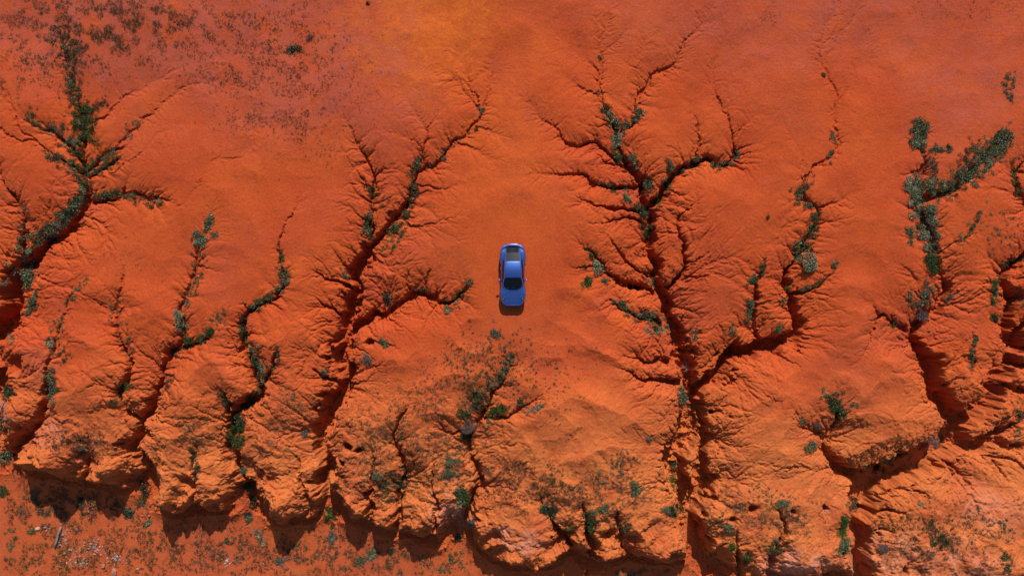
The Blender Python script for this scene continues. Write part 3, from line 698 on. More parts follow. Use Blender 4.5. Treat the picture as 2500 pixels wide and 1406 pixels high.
# (line or spot in photograph pixels, half width, count, radius from..to, palette, where it grows)
VEG = [
 ([(150,75),(165,120),(178,190),(187,250)], 20, 120, 3, 8, 'olive dry olive sage', 'in the dry wash at the upper left'),
 ([(160,50),(170,130)], 40, 40, 3, 7, 'dry olive dry', 'in the scrubby field at the upper left'),
 ([(200,255),(210,300),(205,350)], 24, 110, 4, 11, 'green olive sage green lime', 'in the thicket at the head of the far left gully'),
 ([(115,318),(150,325),(190,345)], 17, 60, 3.5, 8, 'sage olive dry', 'in the thicket at the head of the far left gully'),
 ([(62,290),(85,300),(110,320)], 8, 16, 3, 6, 'sage green', 'in a row leading to the far left gully'),
 ([(75,262),(85,290)], 10, 14, 2.5, 5, 'olive', 'in a row leading to the far left gully'),
 ([(118,378),(160,395),(195,430),(203,450)], 12, 60, 4, 9, 'sage olive dry', 'on the west arm of the far left gully'),
 ([(150,340),(190,375),(205,410),(208,455)], 12, 70, 4, 9, 'green sage olive', 'on the trunk of the far left gully'),
 ([(295,362),(262,375),(235,395),(222,425)], 12, 60, 4, 8, 'olive dry sage', 'on the upper east arm of the far left gully'),
 ([(290,392),(255,405),(228,430)], 9, 40, 4, 8, 'green sage', 'on the second east arm of the far left gully'),
 ([(265,250),(240,255),(225,265)], 12, 26, 3, 6, 'dry olive', 'beside the thicket of the far left gully'),
 ([(310,305),(348,298),(305,335),(312,345)], 8, 14, 3, 6, 'sage', 'in the small rill right of the far left gully'),
 ([(240,490),(275,472),(320,478),(395,497)], 12, 85, 4, 9, 'olive green dry sage', 'on the low hedge-like arm east of the far left gully'),
 ([(215,465),(188,495),(165,530)], 15, 60, 5, 12, 'sage dark green', 'on the shaded bank of the far left gully'),
 ([(155,530),(125,560),(100,590)], 22, 85, 5, 12, 'sage dry green olive', 'on the broad left bank of the far left gully'),
 ([(75,590),(62,640),(65,690)], 20, 75, 6, 14, 'sage silver dark green', 'at the bend of the far left gully'),
 ([(2,690),(22,695)], 9, 10, 5, 9, 'sage', 'at the left edge of the photo'),
 ([(90,705),(80,740),(70,770)], 9, 30, 4, 8, 'sage green', 'on the right rim below the bend of the far left gully'),
 ([(52,590),(55,540),(60,500)], 9, 30, 3, 7, 'dry sage', 'in the narrow side gully at the far left'),
 ([(20,810),(30,830)], 8, 8, 4, 8, 'sage', 'on the pale ledge at the far left'),
 ([(520,528),(503,558)], 9, 36, 4, 9, 'sage silver', 'in the sage clump at the top of the second gully'),
 ([(482,570),(492,600)], 13, 30, 5, 10, 'sage silver green', 'in the middle clump of the second gully'),
 ([(525,572)], 9, 6, 4, 7, 'sage', 'beside the middle clump of the second gully'),
 ([(485,620),(480,690),(448,745)], 16, 70, 3, 6, 'olive sage dry', 'strung along the shallow second gully'),
 ([(432,765),(440,790),(455,808)], 15, 60, 4, 9, 'silver olive sage', 'in the long clump of the second gully'),
 ([(458,832),(470,840)], 9, 14, 5, 9, 'green', 'at the fork of the second gully'),
 ([(485,832),(505,820),(520,805)], 11, 40, 4, 8, 'green lime sage', 'on the right fork of the second gully'),
 ([(440,848),(420,860)], 12, 16, 4, 8, 'dark sage', 'below the fork of the second gully'),
 ([(545,760),(530,800)], 18, 30, 2.5, 5, 'sage green', 'scattered right of the second gully'),
 ([(415,920),(410,950)], 12, 16, 4, 8, 'dry dark', 'on the rim of the lower second gully'),
 ([(684,612),(687,635)], 6, 12, 4, 7, 'green lime', 'at the tip of the third gully'),
 ([(690,655),(700,690),(680,715)], 13, 50, 4, 9, 'sage green olive', 'in the hooked top of the third gully'),
 ([(670,725),(640,738),(608,758)], 10, 50, 4, 8, 'olive sage', 'along the upper bend of the third gully'),
 ([(600,775),(592,800),(602,835)], 9, 40, 4, 8, 'olive green dark', 'in the straight reach of the third gully'),
 ([(615,850),(628,890),(640,930)], 13, 60, 4, 9, 'sage dark green', 'in the forked reach of the third gully'),
 ([(680,850),(668,890),(655,920)], 9, 30, 4, 8, 'green sage', 'on the right fork of the third gully'),
 ([(640,945),(612,975),(590,1000)], 11, 60, 5, 9, 'green dark olive', 'on the slanting lower reach of the third gully'),
 ([(540,965),(560,995)], 8, 20, 4, 8, 'dark olive', 'on the left fork of the third gully'),
 ([(582,1015),(578,1050),(570,1085)], 17, 85, 5, 12, 'green dark green', 'in the dark green thicket of the third gully'),
 ([(215,675),(185,710),(160,745)], 8, 18, 3, 5.5, 'sage', 'on the sparse left trail of plants'),
 ([(160,760),(140,800),(135,850)], 20, 55, 2.5, 5, 'sage green', 'on the sparse left trail of plants'),
 ([(122,835),(125,850)], 12, 22, 4, 7, 'silver sage', 'in the pale clump on the left trail'),
 ([(165,860),(150,880)], 20, 14, 3, 6, 'green', 'beside the left trail'),
 ([(118,905),(126,940),(130,970)], 12, 50, 5, 9, 'sage dry dark', 'in the left trench above the bluff'),
 ([(272,720),(285,790),(325,855)], 22, 55, 2.5, 5, 'sage dry', 'on the second trail of plants at the left'),
 ([(298,945)], 13, 14, 6, 10, 'green dark', 'in the round clump on the left ridge'),
 ([(270,982),(285,978)], 5, 4, 6, 9, 'green', 'left of the round clump on the left ridge'),
 ([(1018,385),(1018,415)], 8, 24, 3, 6, 'sage green', 'at the upper neck of the gully left of the car'),
 ([(1045,412),(1090,360),(1135,335)], 8, 18, 3, 5.5, 'sage', 'on the rim of the gully above left of the car'),
 ([(1176,271)], 6, 5, 5, 8, 'sage', 'at the fork of the fan-shaped rills'),
 ([(1168,303),(1160,316)], 3, 3, 4, 6, 'green', 'below the fork of the fan-shaped rills'),
 ([(1092,383),(1080,390)], 5, 5, 4, 7, 'sage', 'beside the gully above left of the car'),
 ([(1010,425),(1012,460),(1000,500)], 12, 75, 4, 8, 'olive green dry', 'in the upper green strip left of the car'),
 ([(995,505),(975,545),(945,580)], 12, 75, 4, 8, 'green olive sage', 'in the slanting green strip left of the car'),
 ([(990,560),(960,595),(935,615)], 10, 40, 3, 6, 'lime sage', 'on the right bank of the slanting strip left of the car'),
 ([(893,462),(915,470),(930,490)], 14, 34, 3, 6, 'green sage', 'in the side gully far left of the car'),
 ([(912,510),(898,530),(897,560),(900,585)], 12, 50, 4, 9, 'sage green', 'in the side gully far left of the car'),
 ([(840,640),(835,660),(848,680)], 7, 10, 3, 6, 'sage dark', 'on the left branch below the side gully'),
 ([(1145,688)], 5, 4, 5, 8, 'sage', 'at the tip of the hooked gully left of the car'),
 ([(1135,705),(1115,728),(1085,740)], 8, 34, 3, 6, 'green olive', 'in the hooked gully left of the car'),
 ([(1140,725),(1110,750)], 14, 18, 3, 6, 'sage', 'outside the bend of the hooked gully'),
 ([(1092,755)], 8, 8, 5, 8, 'sage silver', 'in the clump under the hooked gully'),
 ([(1043,703),(1020,710),(1005,712)], 7, 18, 4, 7, 'dry green', 'in the middle of the hooked gully'),
 ([(945,725),(950,745)], 9, 18, 4, 7, 'dark sage', 'on the bank at the end of the hooked gully'),
 ([(930,835),(950,842)], 9, 20, 4, 8, 'sage green', 'beside the sinkhole left below the car'),
 ([(890,870),(905,882)], 8, 12, 5, 9, 'mauve', 'on the pale dome left below the car'),
 ([(790,905),(795,920)], 9, 14, 4, 8, 'dark sage', 'at the west branch of the central left gully'),
 ([(1465,133),(1463,150)], 3, 2, 5, 7, 'sage', 'on the tall rill right of the car'),
 ([(1459,212),(1460,240)], 3, 3, 4, 6, 'sage', 'on the tall rill right of the car'),
 ([(1476,262),(1492,290),(1500,320)], 12, 60, 4, 9, 'sage silver green', 'on the left fork of the tall thicket right of the car'),
 ([(1562,262),(1555,290),(1535,305),(1512,322)], 10, 50, 4, 9, 'sage silver green', 'on the right fork of the tall thicket right of the car'),
 ([(1503,330),(1503,350)], 10, 28, 4, 9, 'silver sage', 'at the joint of the tall thicket right of the car'),
 ([(1495,370),(1520,395)], 14, 34, 4, 9, 'olive dark sage', 'below the tall thicket right of the car'),
 ([(1540,380),(1550,410)], 11, 24, 5, 9, 'sage silver', 'below the tall thicket right of the car'),
 ([(1580,450)], 12, 14, 6, 11, 'dark sage', 'in the round dark clump in the gully right of the car'),
 ([(1468,447),(1500,465),(1530,465)], 8, 30, 3, 7, 'green sage', 'on the comb-edged side gully right of the car'),
 ([(1525,478),(1535,495)], 8, 14, 4, 7, 'sage', 'on the comb-edged side gully right of the car'),
 ([(1555,500),(1570,520),(1585,520)], 10, 28, 5, 9, 'dark olive sage', 'in the deep gully right of the car'),
 ([(1583,545),(1580,575)], 12, 40, 5, 11, 'green dark', 'in the green clump of the deep gully right of the car'),
 ([(1798,370),(1795,392)], 8, 16, 4, 8, 'sage dark', 'at the east tip of the curved gully'),
 ([(1785,402),(1750,405),(1722,385)], 8, 40, 4, 8, 'sage green', 'on the eastern curve of the curved gully'),
 ([(1705,382),(1690,405),(1660,420)], 9, 45, 4, 8, 'sage green', 'on the middle of the curved gully'),
 ([(1640,400),(1632,440),(1622,470)], 11, 50, 4, 9, 'sage olive', 'on the western leg of the curved gully'),
 ([(1612,480),(1595,500)], 9, 20, 4, 9, 'green dark', 'at the mouth of the curved gully'),
 ([(1432,608),(1450,625)], 7, 14, 4, 7, 'green', 'at the start of the short gully right of the car'),
 ([(1455,640),(1462,660)], 12, 26, 5, 10, 'silver sage green', 'in the sage clump right of the car'),
 ([(1424,652)], 4, 4, 5, 8, 'dark', 'left of the sage clump right of the car'),
 ([(1440,682),(1428,695)], 7, 12, 5, 9, 'green lime', 'in the green clump right of the car'),
 ([(1470,680),(1480,688)], 6, 8, 4, 7, 'sage', 'below the sage clump right of the car'),
 ([(1497,738),(1520,745),(1540,765)], 9, 32, 4, 8, 'sage green', 'at the start of the slanting thicket right below the car'),
 ([(1555,770),(1590,772),(1615,790)], 13, 50, 4, 9, 'sage olive', 'in the middle of the slanting thicket right below the car'),
 ([(1580,800),(1605,800),(1625,810)], 14, 34, 4, 9, 'silver sage green', 'in the wide end of the slanting thicket right below the car'),
 ([(1590,675),(1600,700)], 8, 12, 4, 8, 'sage dark', 'inside the main gully right of the car'),
 ([(1665,950),(1670,985)], 12, 28, 5, 10, 'sage dark', 'in the dark clump in the main right gully'),
 ([(1700,810),(1690,830)], 16, 22, 3, 6, 'sage', 'right of the main right gully'),
 ([(1790,795),(1785,815)], 12, 14, 3, 6, 'sage', 'above the wide trench right of the main gully'),
 ([(1875,530)], 3, 2, 4, 6, 'green', 'alone on the smooth ridge right of the main gully'),
 ([(2009,180),(2012,190)], 3, 3, 4, 6, 'green sage', 'in the upper right dry wash'),
 ([(2038,255)], 2, 1, 4, 5, 'olive', 'in the upper right dry wash'),
 ([(2025,320),(2035,345)], 8, 9, 3, 5, 'sage', 'in the upper right dry wash'),
 ([(2029,368),(2028,402)], 5, 7, 4, 7, 'sage', 'low in the upper right dry wash'),
 ([(1975,440),(1958,460),(1945,490)], 15, 55, 3, 7, 'olive dry sage', 'in the thin scrub above the olive strip at the right'),
 ([(1965,500),(1985,508)], 9, 14, 4, 8, 'sage', 'in the thin scrub above the olive strip at the right'),
 ([(1990,515),(1988,550),(1980,580)], 13, 80, 4, 8, 'olive lime silver dry', 'in the olive strip at the right'),
 ([(1965,590),(1950,615)], 16, 50, 4, 9, 'olive silver green', 'at the lower end of the olive strip at the right'),
 ([(1945,630)], 10, 12, 5, 9, 'sage', 'beside the great silver shrub'),
 ([(1866,640),(1860,670)], 6, 16, 4, 7, 'sage green', 'at the top of the narrow right slot'),
 ([(1835,690),(1845,680)], 8, 16, 4, 8, 'green sage', 'at the bend of the narrow right slot'),
 ([(1834,730),(1830,765),(1829,785)], 7, 28, 4, 8, 'sage', 'in the narrow right slot'),
 ([(2040,640),(2035,665)], 6, 7, 4, 7, 'sage', 'at the tip of the arm below the great silver shrub'),
 ([(2015,680),(1985,700),(1945,712)], 6, 36, 3, 6, 'olive sage', 'on the arm below the great silver shrub'),
 ([(1923,702)], 6, 6, 5, 7, 'lime', 'at the mouth of the arm below the great silver shrub'),
 ([(1912,735)], 5, 3, 5, 8, 'sage', 'in the narrow gully under the great silver shrub'),
 ([(1905,795),(1895,810)], 8, 12, 4, 7, 'sage green', 'above the wide trench'),
 ([(2250,305),(2240,335),(2250,360)], 19, 95, 4, 10, 'sage silver olive', 'in the upper left lobe of the great right thicket'),
 ([(2275,365),(2320,362)], 9, 34, 3, 7, 'sage olive', 'on the small spur of the great right thicket'),
 ([(2450,335),(2425,365),(2400,395)], 26, 170, 4, 11, 'sage silver olive sage', 'in the upper right lobe of the great right thicket'),
 ([(2385,410),(2350,440)], 22, 90, 4, 10, 'sage silver olive', 'in the middle of the great right thicket'),
 ([(2375,350),(2345,420)], 18, 60, 3, 6, 'dry olive', 'in the thin reddish gap of the great right thicket'),
 ([(2270,385),(2280,430)], 18, 40, 3, 7, 'dry sage', 'in the thin left gap of the great right thicket'),
 ([(2340,450),(2300,470),(2260,450)], 22, 120, 4, 9, 'olive silver sage', 'in the lower left of the great right thicket'),
 ([(2235,440),(2235,490)], 19, 80, 5, 11, 'sage silver', 'on the left edge of the great right thicket'),
 ([(2250,510),(2262,540),(2265,575)], 25, 150, 5, 12, 'silver olive sage', 'in the pale heart of the great right thicket'),
 ([(2275,590),(2270,615)], 18, 40, 5, 10, 'sage olive', 'low in the great right thicket'),
 ([(2272,630),(2285,660)], 14, 50, 6, 12, 'green dark', 'in the dark green tail of the great right thicket'),
 ([(2222,560),(2225,600)], 8, 14, 4, 7, 'sage', 'on the left fringe of the great right thicket'),
 ([(2395,515),(2380,545),(2345,590)], 8, 26, 3, 7, 'sage green', 'on the feathered rill right of the great thicket'),
 ([(2430,540),(2470,580)], 45, 46, 2.5, 5, 'sage', 'on the open slope at the right edge'),
 ([(2265,690),(2262,725),(2245,750)], 14, 60, 4, 8, 'sage silver dry', 'in the sage belt below the great right thicket'),
 ([(2220,720),(2225,745)], 10, 14, 4, 7, 'sage', 'left of the sage belt below the great right thicket'),
 ([(2183,792)], 6, 8, 4, 7, 'green', 'under the grey dead shrub at the right'),
 ([(2310,735),(2320,720)], 8, 12, 3, 6, 'sage', 'right of the looped gully'),
 ([(2478,395),(2475,430),(2488,480)], 9, 50, 4, 8, 'green olive sage', 'in the gully at the upper right edge'),
 ([(2460,175),(2455,215),(2465,245),(2480,170)], 7, 20, 4, 7, 'sage', 'at the upper right edge'),
 ([(2495,630),(2450,650)], 6, 26, 4, 8, 'dark green', 'in the dark gully at the right edge'),
 ([(2425,680),(2430,720),(2425,745)], 9, 34, 4, 8, 'green lime sage', 'in the bowl at the right edge'),
 ([(2422,770),(2430,780)], 8, 14, 4, 7, 'dark green', 'below the bowl at the right edge'),
 ([(2490,720),(2480,745)], 8, 14, 4, 7, 'sage green', 'on the ledge at the right edge'),
 ([(2383,820),(2372,870),(2370,905)], 6, 34, 3, 7, 'sage dark', 'in the slender slot at the right'),
 ([(2010,950),(2003,968),(2060,955),(2045,960)], 5, 11, 4, 6, 'sage', 'around the big green clump at the lower right'),
 ([(2075,990),(2095,985)], 5, 5, 4, 6, 'sage', 'around the big green clump at the lower right'),
 ([(2035,975),(2042,1000),(2050,1015)], 15, 60, 6, 11, 'green olive sage', 'in the big green clump at the lower right'),
 ([(1955,1020),(1962,1035)], 6, 5, 4, 6, 'sage', 'left of the big green clump at the lower right'),
 ([(1990,1040),(2005,1045)], 9, 20, 4, 8, 'mauve sage', 'at the fork below the big green clump'),
 ([(1975,1090),(1985,1085)], 8, 18, 4, 9, 'sage', 'on the saddle at the lower right'),
 ([(1962,1092),(1970,1102)], 3, 2, 5, 7, 'green', 'on the saddle at the lower right'),
 ([(1245,860),(1230,905),(1205,945)], 12, 60, 3, 7, 'sage dark olive', 'along the crack below the car'),
 ([(1180,900)], 85, 170, 2.2, 4.6, 'sage green dark sage', 'scattered on the ground below the car'),
 ([(1330,930)], 90, 70, 2.2, 4.4, 'sage green dark', 'scattered right below the car'),
 ([(1175,960),(1155,1000)], 25, 50, 4, 8, 'olive sage dry', 'on the left bank of the crack below the car'),
 ([(1205,812),(1200,805),(1212,820),(1218,808)], 7, 10, 5, 8, 'sage mauve', 'in the lone dusty ring below the car'),
 ([(1130,1010)], 12, 10, 5, 8, 'green', 'above the mauve dead shrub'),
 ([(1135,1065),(1145,1060)], 10, 16, 5, 9, 'dark green', 'under the mauve dead shrub'),
 ([(1205,1002),(1225,998)], 11, 30, 5, 9, 'green lime', 'in the bright clump on the right arm of the crack'),
 ([(1265,985),(1295,975)], 9, 20, 4, 7, 'olive', 'on the right arm of the crack'),
 ([(1290,1005),(1320,990)], 10, 30, 3, 6, 'silver sage', 'below the right arm of the crack'),
 ([(1195,1028)], 8, 10, 3, 6, 'sage', 'below the crack under the car'),
 ([(1350,1180),(1345,1115)], 8, 6, 4, 6, 'green', 'on the smooth basin below the car'),
 ([(1585,1070)], 4, 5, 4, 7, 'sage', 'on the dune-like ridge at the lower middle'),
 ([(1480,1130),(1500,1110),(1520,1140),(1460,1170)], 30, 46, 3, 5.5, 'sage green', 'on the slope above the lower bluff'),
 ([(1110,1115),(1095,1130)], 28, 44, 4, 7, 'sage', 'on the slope left of the lower central gully'),
 ([(1080,1155),(1110,1170)], 22, 34, 5, 10, 'sage dry', 'on the slope left of the lower central gully'),
 ([(1125,1190),(1135,1215),(1130,1240)], 14, 70, 5, 11, 'green sage dark', 'in the green strip of the lower central gully'),
 ([(1150,1275),(1155,1285)], 8, 12, 6, 10, 'mauve dark', 'at the mouth of the lower central gully'),
 ([(1118,1310)], 8, 10, 5, 8, 'dark sage', 'at the mouth of the lower central gully'),
 ([(990,1170),(975,1185)], 12, 26, 5, 9, 'dark green', 'around the round sinkhole'),
 ([(960,1180),(930,1200),(950,1220)], 22, 40, 3, 7, 'green sage', 'left of the round sinkhole'),
 ([(920,1160)], 7, 6, 5, 9, 'sage', 'left above the round sinkhole'),
 ([(1330,1240),(1350,1250)], 16, 36, 5, 9, 'dark green sage', 'in the left notch of the lower bluff'),
 ([(1435,1245),(1440,1275),(1445,1290)], 14, 44, 5, 9, 'dark sage green', 'in the middle notch of the lower bluff'),
 ([(1470,1240)], 9, 8, 5, 8, 'sage dark', 'by the small hole on the lower bluff'),
 ([(1390,1290)], 7, 10, 4, 7, 'lime green', 'on the small dome of the lower bluff'),
 ([(1520,1280),(1530,1290)], 14, 22, 4, 8, 'dark sage', 'in the right notch of the lower bluff'),
 ([(1545,1175),(1555,1195),(1548,1210)], 9, 28, 4, 8, 'sage green', 'at the pit left of the main right gully'),
 ([(1520,1100),(1550,1140)], 20, 30, 3, 6, 'dry sage', 'on the slope left of the main right gully'),
 ([(1640,1125),(1650,1135)], 12, 18, 5, 9, 'olive dark', 'in the lower main right gully'),
 ([(1637,1160),(1640,1200)], 8, 16, 4, 8, 'lime green', 'in the lower main right gully'),
 ([(1650,1240),(1645,1250)], 13, 28, 6, 10, 'green dark', 'in the deep pocket of the lower main right gully'),
 ([(1625,1245)], 6, 5, 6, 9, 'sage', 'at the lip of the deep pocket'),
 ([(1780,1290)], 8, 10, 5, 8, 'sage silver', 'beside the holes of the lower right plateau'),
 ([(1790,1330),(1785,1345)], 8, 14, 5, 8, 'green lime', 'under the holes of the lower right plateau'),
 ([(1820,1365)], 9, 12, 5, 8, 'green lime', 'near the bottom edge under the holes'),
 ([(1895,1320),(1890,1350)], 14, 30, 4, 8, 'olive sage', 'right of the holes at the bottom edge'),
 ([(1900,1225),(1920,1230)], 14, 18, 4, 7, 'sage', 'on the lower right plateau'),
 ([(1860,1190),(1830,1200),(1950,1230)], 24, 30, 2.5, 5, 'sage', 'on the lower right plateau'),
 ([(1920,1270),(1935,1250),(1960,1270)], 16, 34, 3, 7, 'dry sage', 'around the slot of the lower right plateau'),
 ([(2062,1262),(2060,1290),(2052,1310)], 9, 60, 4, 8, 'lime green', 'in the bright green floor of the lower right gully'),
 ([(2062,1320),(2058,1350)], 11, 36, 5, 9, 'sage silver green', 'in the sage clump of the lower right gully'),
 ([(2085,1215),(2080,1245)], 12, 30, 4, 8, 'dry sage dark', 'above the bright green floor of the lower right gully'),
 ([(2270,1075),(2290,1085)], 22, 30, 4, 8, 'mauve dry', 'in the dusty scrub at the junction of the right gullies'),
 ([(2200,1110),(2150,1135),(2110,1150)], 12, 26, 5, 9, 'dark', 'on the shaded floor of the right gully'),
 ([(2245,1228),(2255,1235)], 6, 6, 4, 7, 'silver', 'on the lower right slope'),
 ([(2270,1290),(2310,1320),(2290,1330)], 30, 50, 3, 8, 'dark olive dry', 'on the speckled slope at the lower right'),
 ([(2370,1240),(2450,1300),(2480,1270)], 30, 30, 3, 6, 'olive sage', 'on the lower right corner slope'),
 ([(2455,1350),(2460,1390)], 12, 30, 4, 7, 'olive', 'in the lower right corner'),
 ([(2485,1000),(2490,1020)], 12, 16, 4, 8, 'green dry', 'on the ridges at the right edge'),
 ([(2485,1045),(2480,1100)], 5, 6, 4, 6, 'sage', 'on the ridges at the right edge'),
 ([(470,1095),(475,1130),(480,1165)], 10, 50, 4, 8, 'dark green dry', 'in the notch of the left bluff'),
 ([(595,1145),(600,1150)], 9, 12, 6, 10, 'sage mauve', 'at the foot of the third gully'),
 ([(600,1178),(608,1190)], 9, 16, 5, 9, 'sage green', 'at the foot of the third gully'),
 ([(620,1215),(615,1240)], 10, 16, 5, 8, 'dark', 'at the foot of the third gully'),
 ([(800,1240),(805,1260),(812,1275)], 10, 36, 5, 9, 'green lime', 'at the foot of the central left gully'),
 ([(345,1165),(355,1200),(350,1225)], 10, 24, 4, 8, 'dark green', 'at the foot of the second gully'),
 ([(220,1085),(215,1100),(180,1100)], 18, 30, 3, 7, 'dry sage', 'on the crest of the left bluff'),
 ([(8,945),(20,965)], 14, 22, 6, 11, 'dark green', 'in the dark thicket at the left edge'),
 ([(5,1020),(12,1065)], 12, 24, 5, 9, 'dark green', 'beside the bare branches at the left edge'),
 ([(14,1112)], 14, 18, 6, 11, 'sage dark', 'in the round clump at the foot of the left bluff'),
 ([(10,1195)], 10, 14, 5, 8, 'olive lime', 'at the left edge of the lower plain'),
 ([(92,1200),(85,1215)], 12, 16, 4, 7, 'sage mauve', 'on the lower plain left of the shadow'),
 ([(196,1218),(200,1220)], 4, 4, 5, 8, 'dark', 'alone in the shadow of the left bluff'),
 ([(260,1225),(285,1235),(240,1232)], 18, 12, 3, 6, 'dark', 'in the shadow of the left bluff'),
 ([(312,1245),(318,1258)], 8, 20, 5, 9, 'sage dark', 'at the shadow tip on the lower plain'),
 ([(345,1225),(350,1230)], 4, 5, 4, 7, 'sage', 'at the shadow edge on the lower plain'),
 ([(355,1282),(370,1268)], 5, 12, 4, 7, 'sage silver', 'in the slanting row on the lower plain'),
 ([(82,1296),(72,1298)], 4, 5, 4, 8, 'sage green', 'by the stones on the lower plain'),
 ([(30,1295),(45,1290),(20,1352)], 5, 7, 4, 7, 'sage', 'on the lower plain near the left edge'),
 ([(605,1255),(610,1265)], 5, 10, 5, 9, 'sage dark', 'at the foot of the third spur'),
 ([(625,1305),(640,1298),(645,1325)], 10, 24, 4, 7, 'silver mauve lime', 'on the lower plain below the third gully'),
 ([(560,1318),(548,1320)], 5, 6, 4, 7, 'green sage', 'on the lower plain below the third gully'),
 ([(680,1365),(690,1370)], 14, 26, 4, 7, 'mauve sage', 'at the tip of the long shadow'),
 ([(815,1300),(812,1320)], 12, 26, 4, 7, 'mauve sage', 'on the lower plain below the central left gully'),
 ([(900,1345),(920,1350),(885,1365)], 12, 22, 4, 7, 'sage silver', 'on the lower plain at the bottom middle'),
 ([(880,1370)], 10, 12, 4, 7, 'sage', 'on the lower plain at the bottom middle'),
 ([(950,1345),(960,1340)], 5, 5, 5, 8, 'dark', 'on the lower plain at the bottom middle'),
 ([(1080,1390),(1120,1360),(1090,1370)], 18, 22, 4, 7, 'sage green', 'at the bottom edge below the central gully'),
 ([(1500,1395),(1560,1398),(1640,1395)], 10, 22, 4, 8, 'sage silver', 'at the bottom edge below the bluff'),
 ([(430,1320),(520,1345),(590,1385)], 50, 30, 3, 6, 'dry mauve sage', 'scattered on the lower plain'),
 ([(744,1054)], 6, 9, 6, 9, 'mauve', 'on the left centre spur'),
 ([(730,117),(698,130)], 6, 8, 5, 9, 'dark sage', 'near the dark round shrub at the upper left'),
 ([(900,8)], 3, 2, 4, 6, 'dark', 'near the top edge'),
]
BIG = [  # single shrubs that can be named on their own: x, y, radius px, colour, label
 (1972,640,33,'silver','great rounded silver grey shrub at the foot of the olive strip'),
 (1140,1040,25,'mauve','large mauve leafless shrub over the crack below the car'),
 (2155,1340,19,'mauve','round grey mauve shrub on the slope beside the lower right gully'),
 (2248,768,22,'mauve','grey dead shrub over the looped gully at the right'),
 (1155,1262,12,'mauve','dark mauve shrub at the mouth of the lower central gully'),
 (755,93,12,'mauve','dark purple round shrub in the upper left field'),
 (985,1142,14,'sage','blue grey shrub above the round sinkhole'),
 (1580,455,15,'sage','rounded grey green shrub hugging the right fork of the main gully'),
 (744,1052,11,'mauve','small mauve ball shrub on the left centre spur'),
 (1668,968,15,'sage','dark sage shrub in the main right gully beside the split boulders'),
 (165,130,12,'dark','dark shrub in the dry wash at the upper left'),
 (1833,740,12,'sage','plump sage shrub in the narrow right slot'),
 (2440,690,10,'green','bright green bush in the bowl at the right edge'),
 (1176,271,8,'sage','lone sage shrub at the fork of the fan-shaped rills'),
 (317,1252,13,'dark','dark blue green shrub at the shadow tip on the lower plain'),
 (10,1196,14,'olive','olive cushion shrub at the left edge of the lower plain'),
]
ITEMS = []   # x, y, r(m), kind, where
def along(pts, u):
    a = np.array(pts, float)
    if len(a) == 1: return a[0]
    seg = np.hypot(*np.diff(a, axis=0).T); s = np.r_[0, np.cumsum(seg)]
    return np.array([np.interp(u * s[-1], s, a[:, 0]), np.interp(u * s[-1], s, a[:, 1])])
vr = np.random.default_rng(99)
for pts, hw, n, r0, r1, pal, where in VEG:
    pal = pal.split()
    one = len(pts) == 1
    for i in range(int(n * 1.6)):
        c = along(pts, vr.random())
        off = vr.normal(0, hw * (.5 if one else .45), 2)
        off = np.clip(off * 1.12, -hw * 1.4, hw * 1.4)
        q = c + off
        if hw >= 9 and len(pts) > 1 and hw < 60 and float(perlin(np.array([q[0] / 13.]), np.array([q[1] / 13.]), 77)[0]) < -.22: continue
        r = (r0 + (r1 - r0) * vr.random() ** 1.4) * 1.3
        kd = pal[0] if vr.random() < .4 else pal[vr.integers(0, len(pal))]
        ITEMS.append((q[0], q[1], r / PPM, kd, where))
ix, iy, izz = PG([i[0] for i in ITEMS], [i[1] for i in ITEMS])
keep = np.hypot((ix - ccx) / 1.3, (iy - ccy) / 2.9) > 1
ITEMS = [(ix[k], iy[k], izz[k]) + ITEMS[k][2:] for k in range(len(ITEMS)) if keep[k]]
vis = [abs(i[0]) < 36.5 and abs(i[1]) < 20.4 for i in ITEMS]
order = sorted(range(len(ITEMS)), key=lambda k: -ITEMS[k][3] * (1 if vis[k] else 0))
# thin out: an individual may not sit inside a bigger one already placed
solo = []; rest = []
for k in order:
    x, y, z, r, kd, wh = ITEMS[k]
    if len(solo) < 272 and all((x - ITEMS[j][0]) ** 2 + (y - ITEMS[j][1]) ** 2 > (.62 * (r + ITEMS[j][3])) ** 2 for j in solo) and \
       all(np.hypot(*(np.array(PG(b[0], b[1])[:2]) - (x, y))) > .8 * b[2] / PPM for b in BIG):
        solo.append(k)
    else:
        rest.append(k)
COLWORD = {'green': 'green', 'olive': 'olive', 'sage': 'grey green', 'silver': 'pale silvery', 'mauve': 'mauve', 'dry': 'reddish brown', 'dark': 'dark green', 'lime': 'bright green'}
SH_MESH = {}
def shrub_mesh(kind, v, n=260):
    if (kind, v) not in SH_MESH:
        q, t = shrub_geo(kind, n, abs(hash_(kind)) + v)
        SH_MESH[kind, v] = leaves_mesh("shrub", q, t)
    return SH_MESH[kind, v]
def hash_(s): return sum((i + 1) * ord(c) for i, c in enumerate(s)) * 10
def put_shrub(x, y, z, r, kind, label, group, v, n=260):
    o = bpy.data.objects.new("shrub", shrub_mesh(kind, v, n))
    o.location = (x, y, z - .05 * r); o.scale = (r * vr.uniform(.9, 1.15), r * vr.uniform(.9, 1.15), r * vr.uniform(.85, 1.2))
    o.rotation_euler = (0, 0, vr.uniform(0, 6.28))
    if len(label.replace("-", " ").split()) > 16: label = label.replace(" the ", " ", 1)
    o["label"] = label; o["category"] = "shrub"
    if group: o["group"] = group
    COL.objects.link(o); return o
for bx_, by_, br, kd, lab in BIG:
    x, y, z = PG(bx_, by_)
    put_shrub(float(x), float(y), float(z), br / PPM, kd, lab, None, 50 + int(br), 2200 if br > 18 else 700)
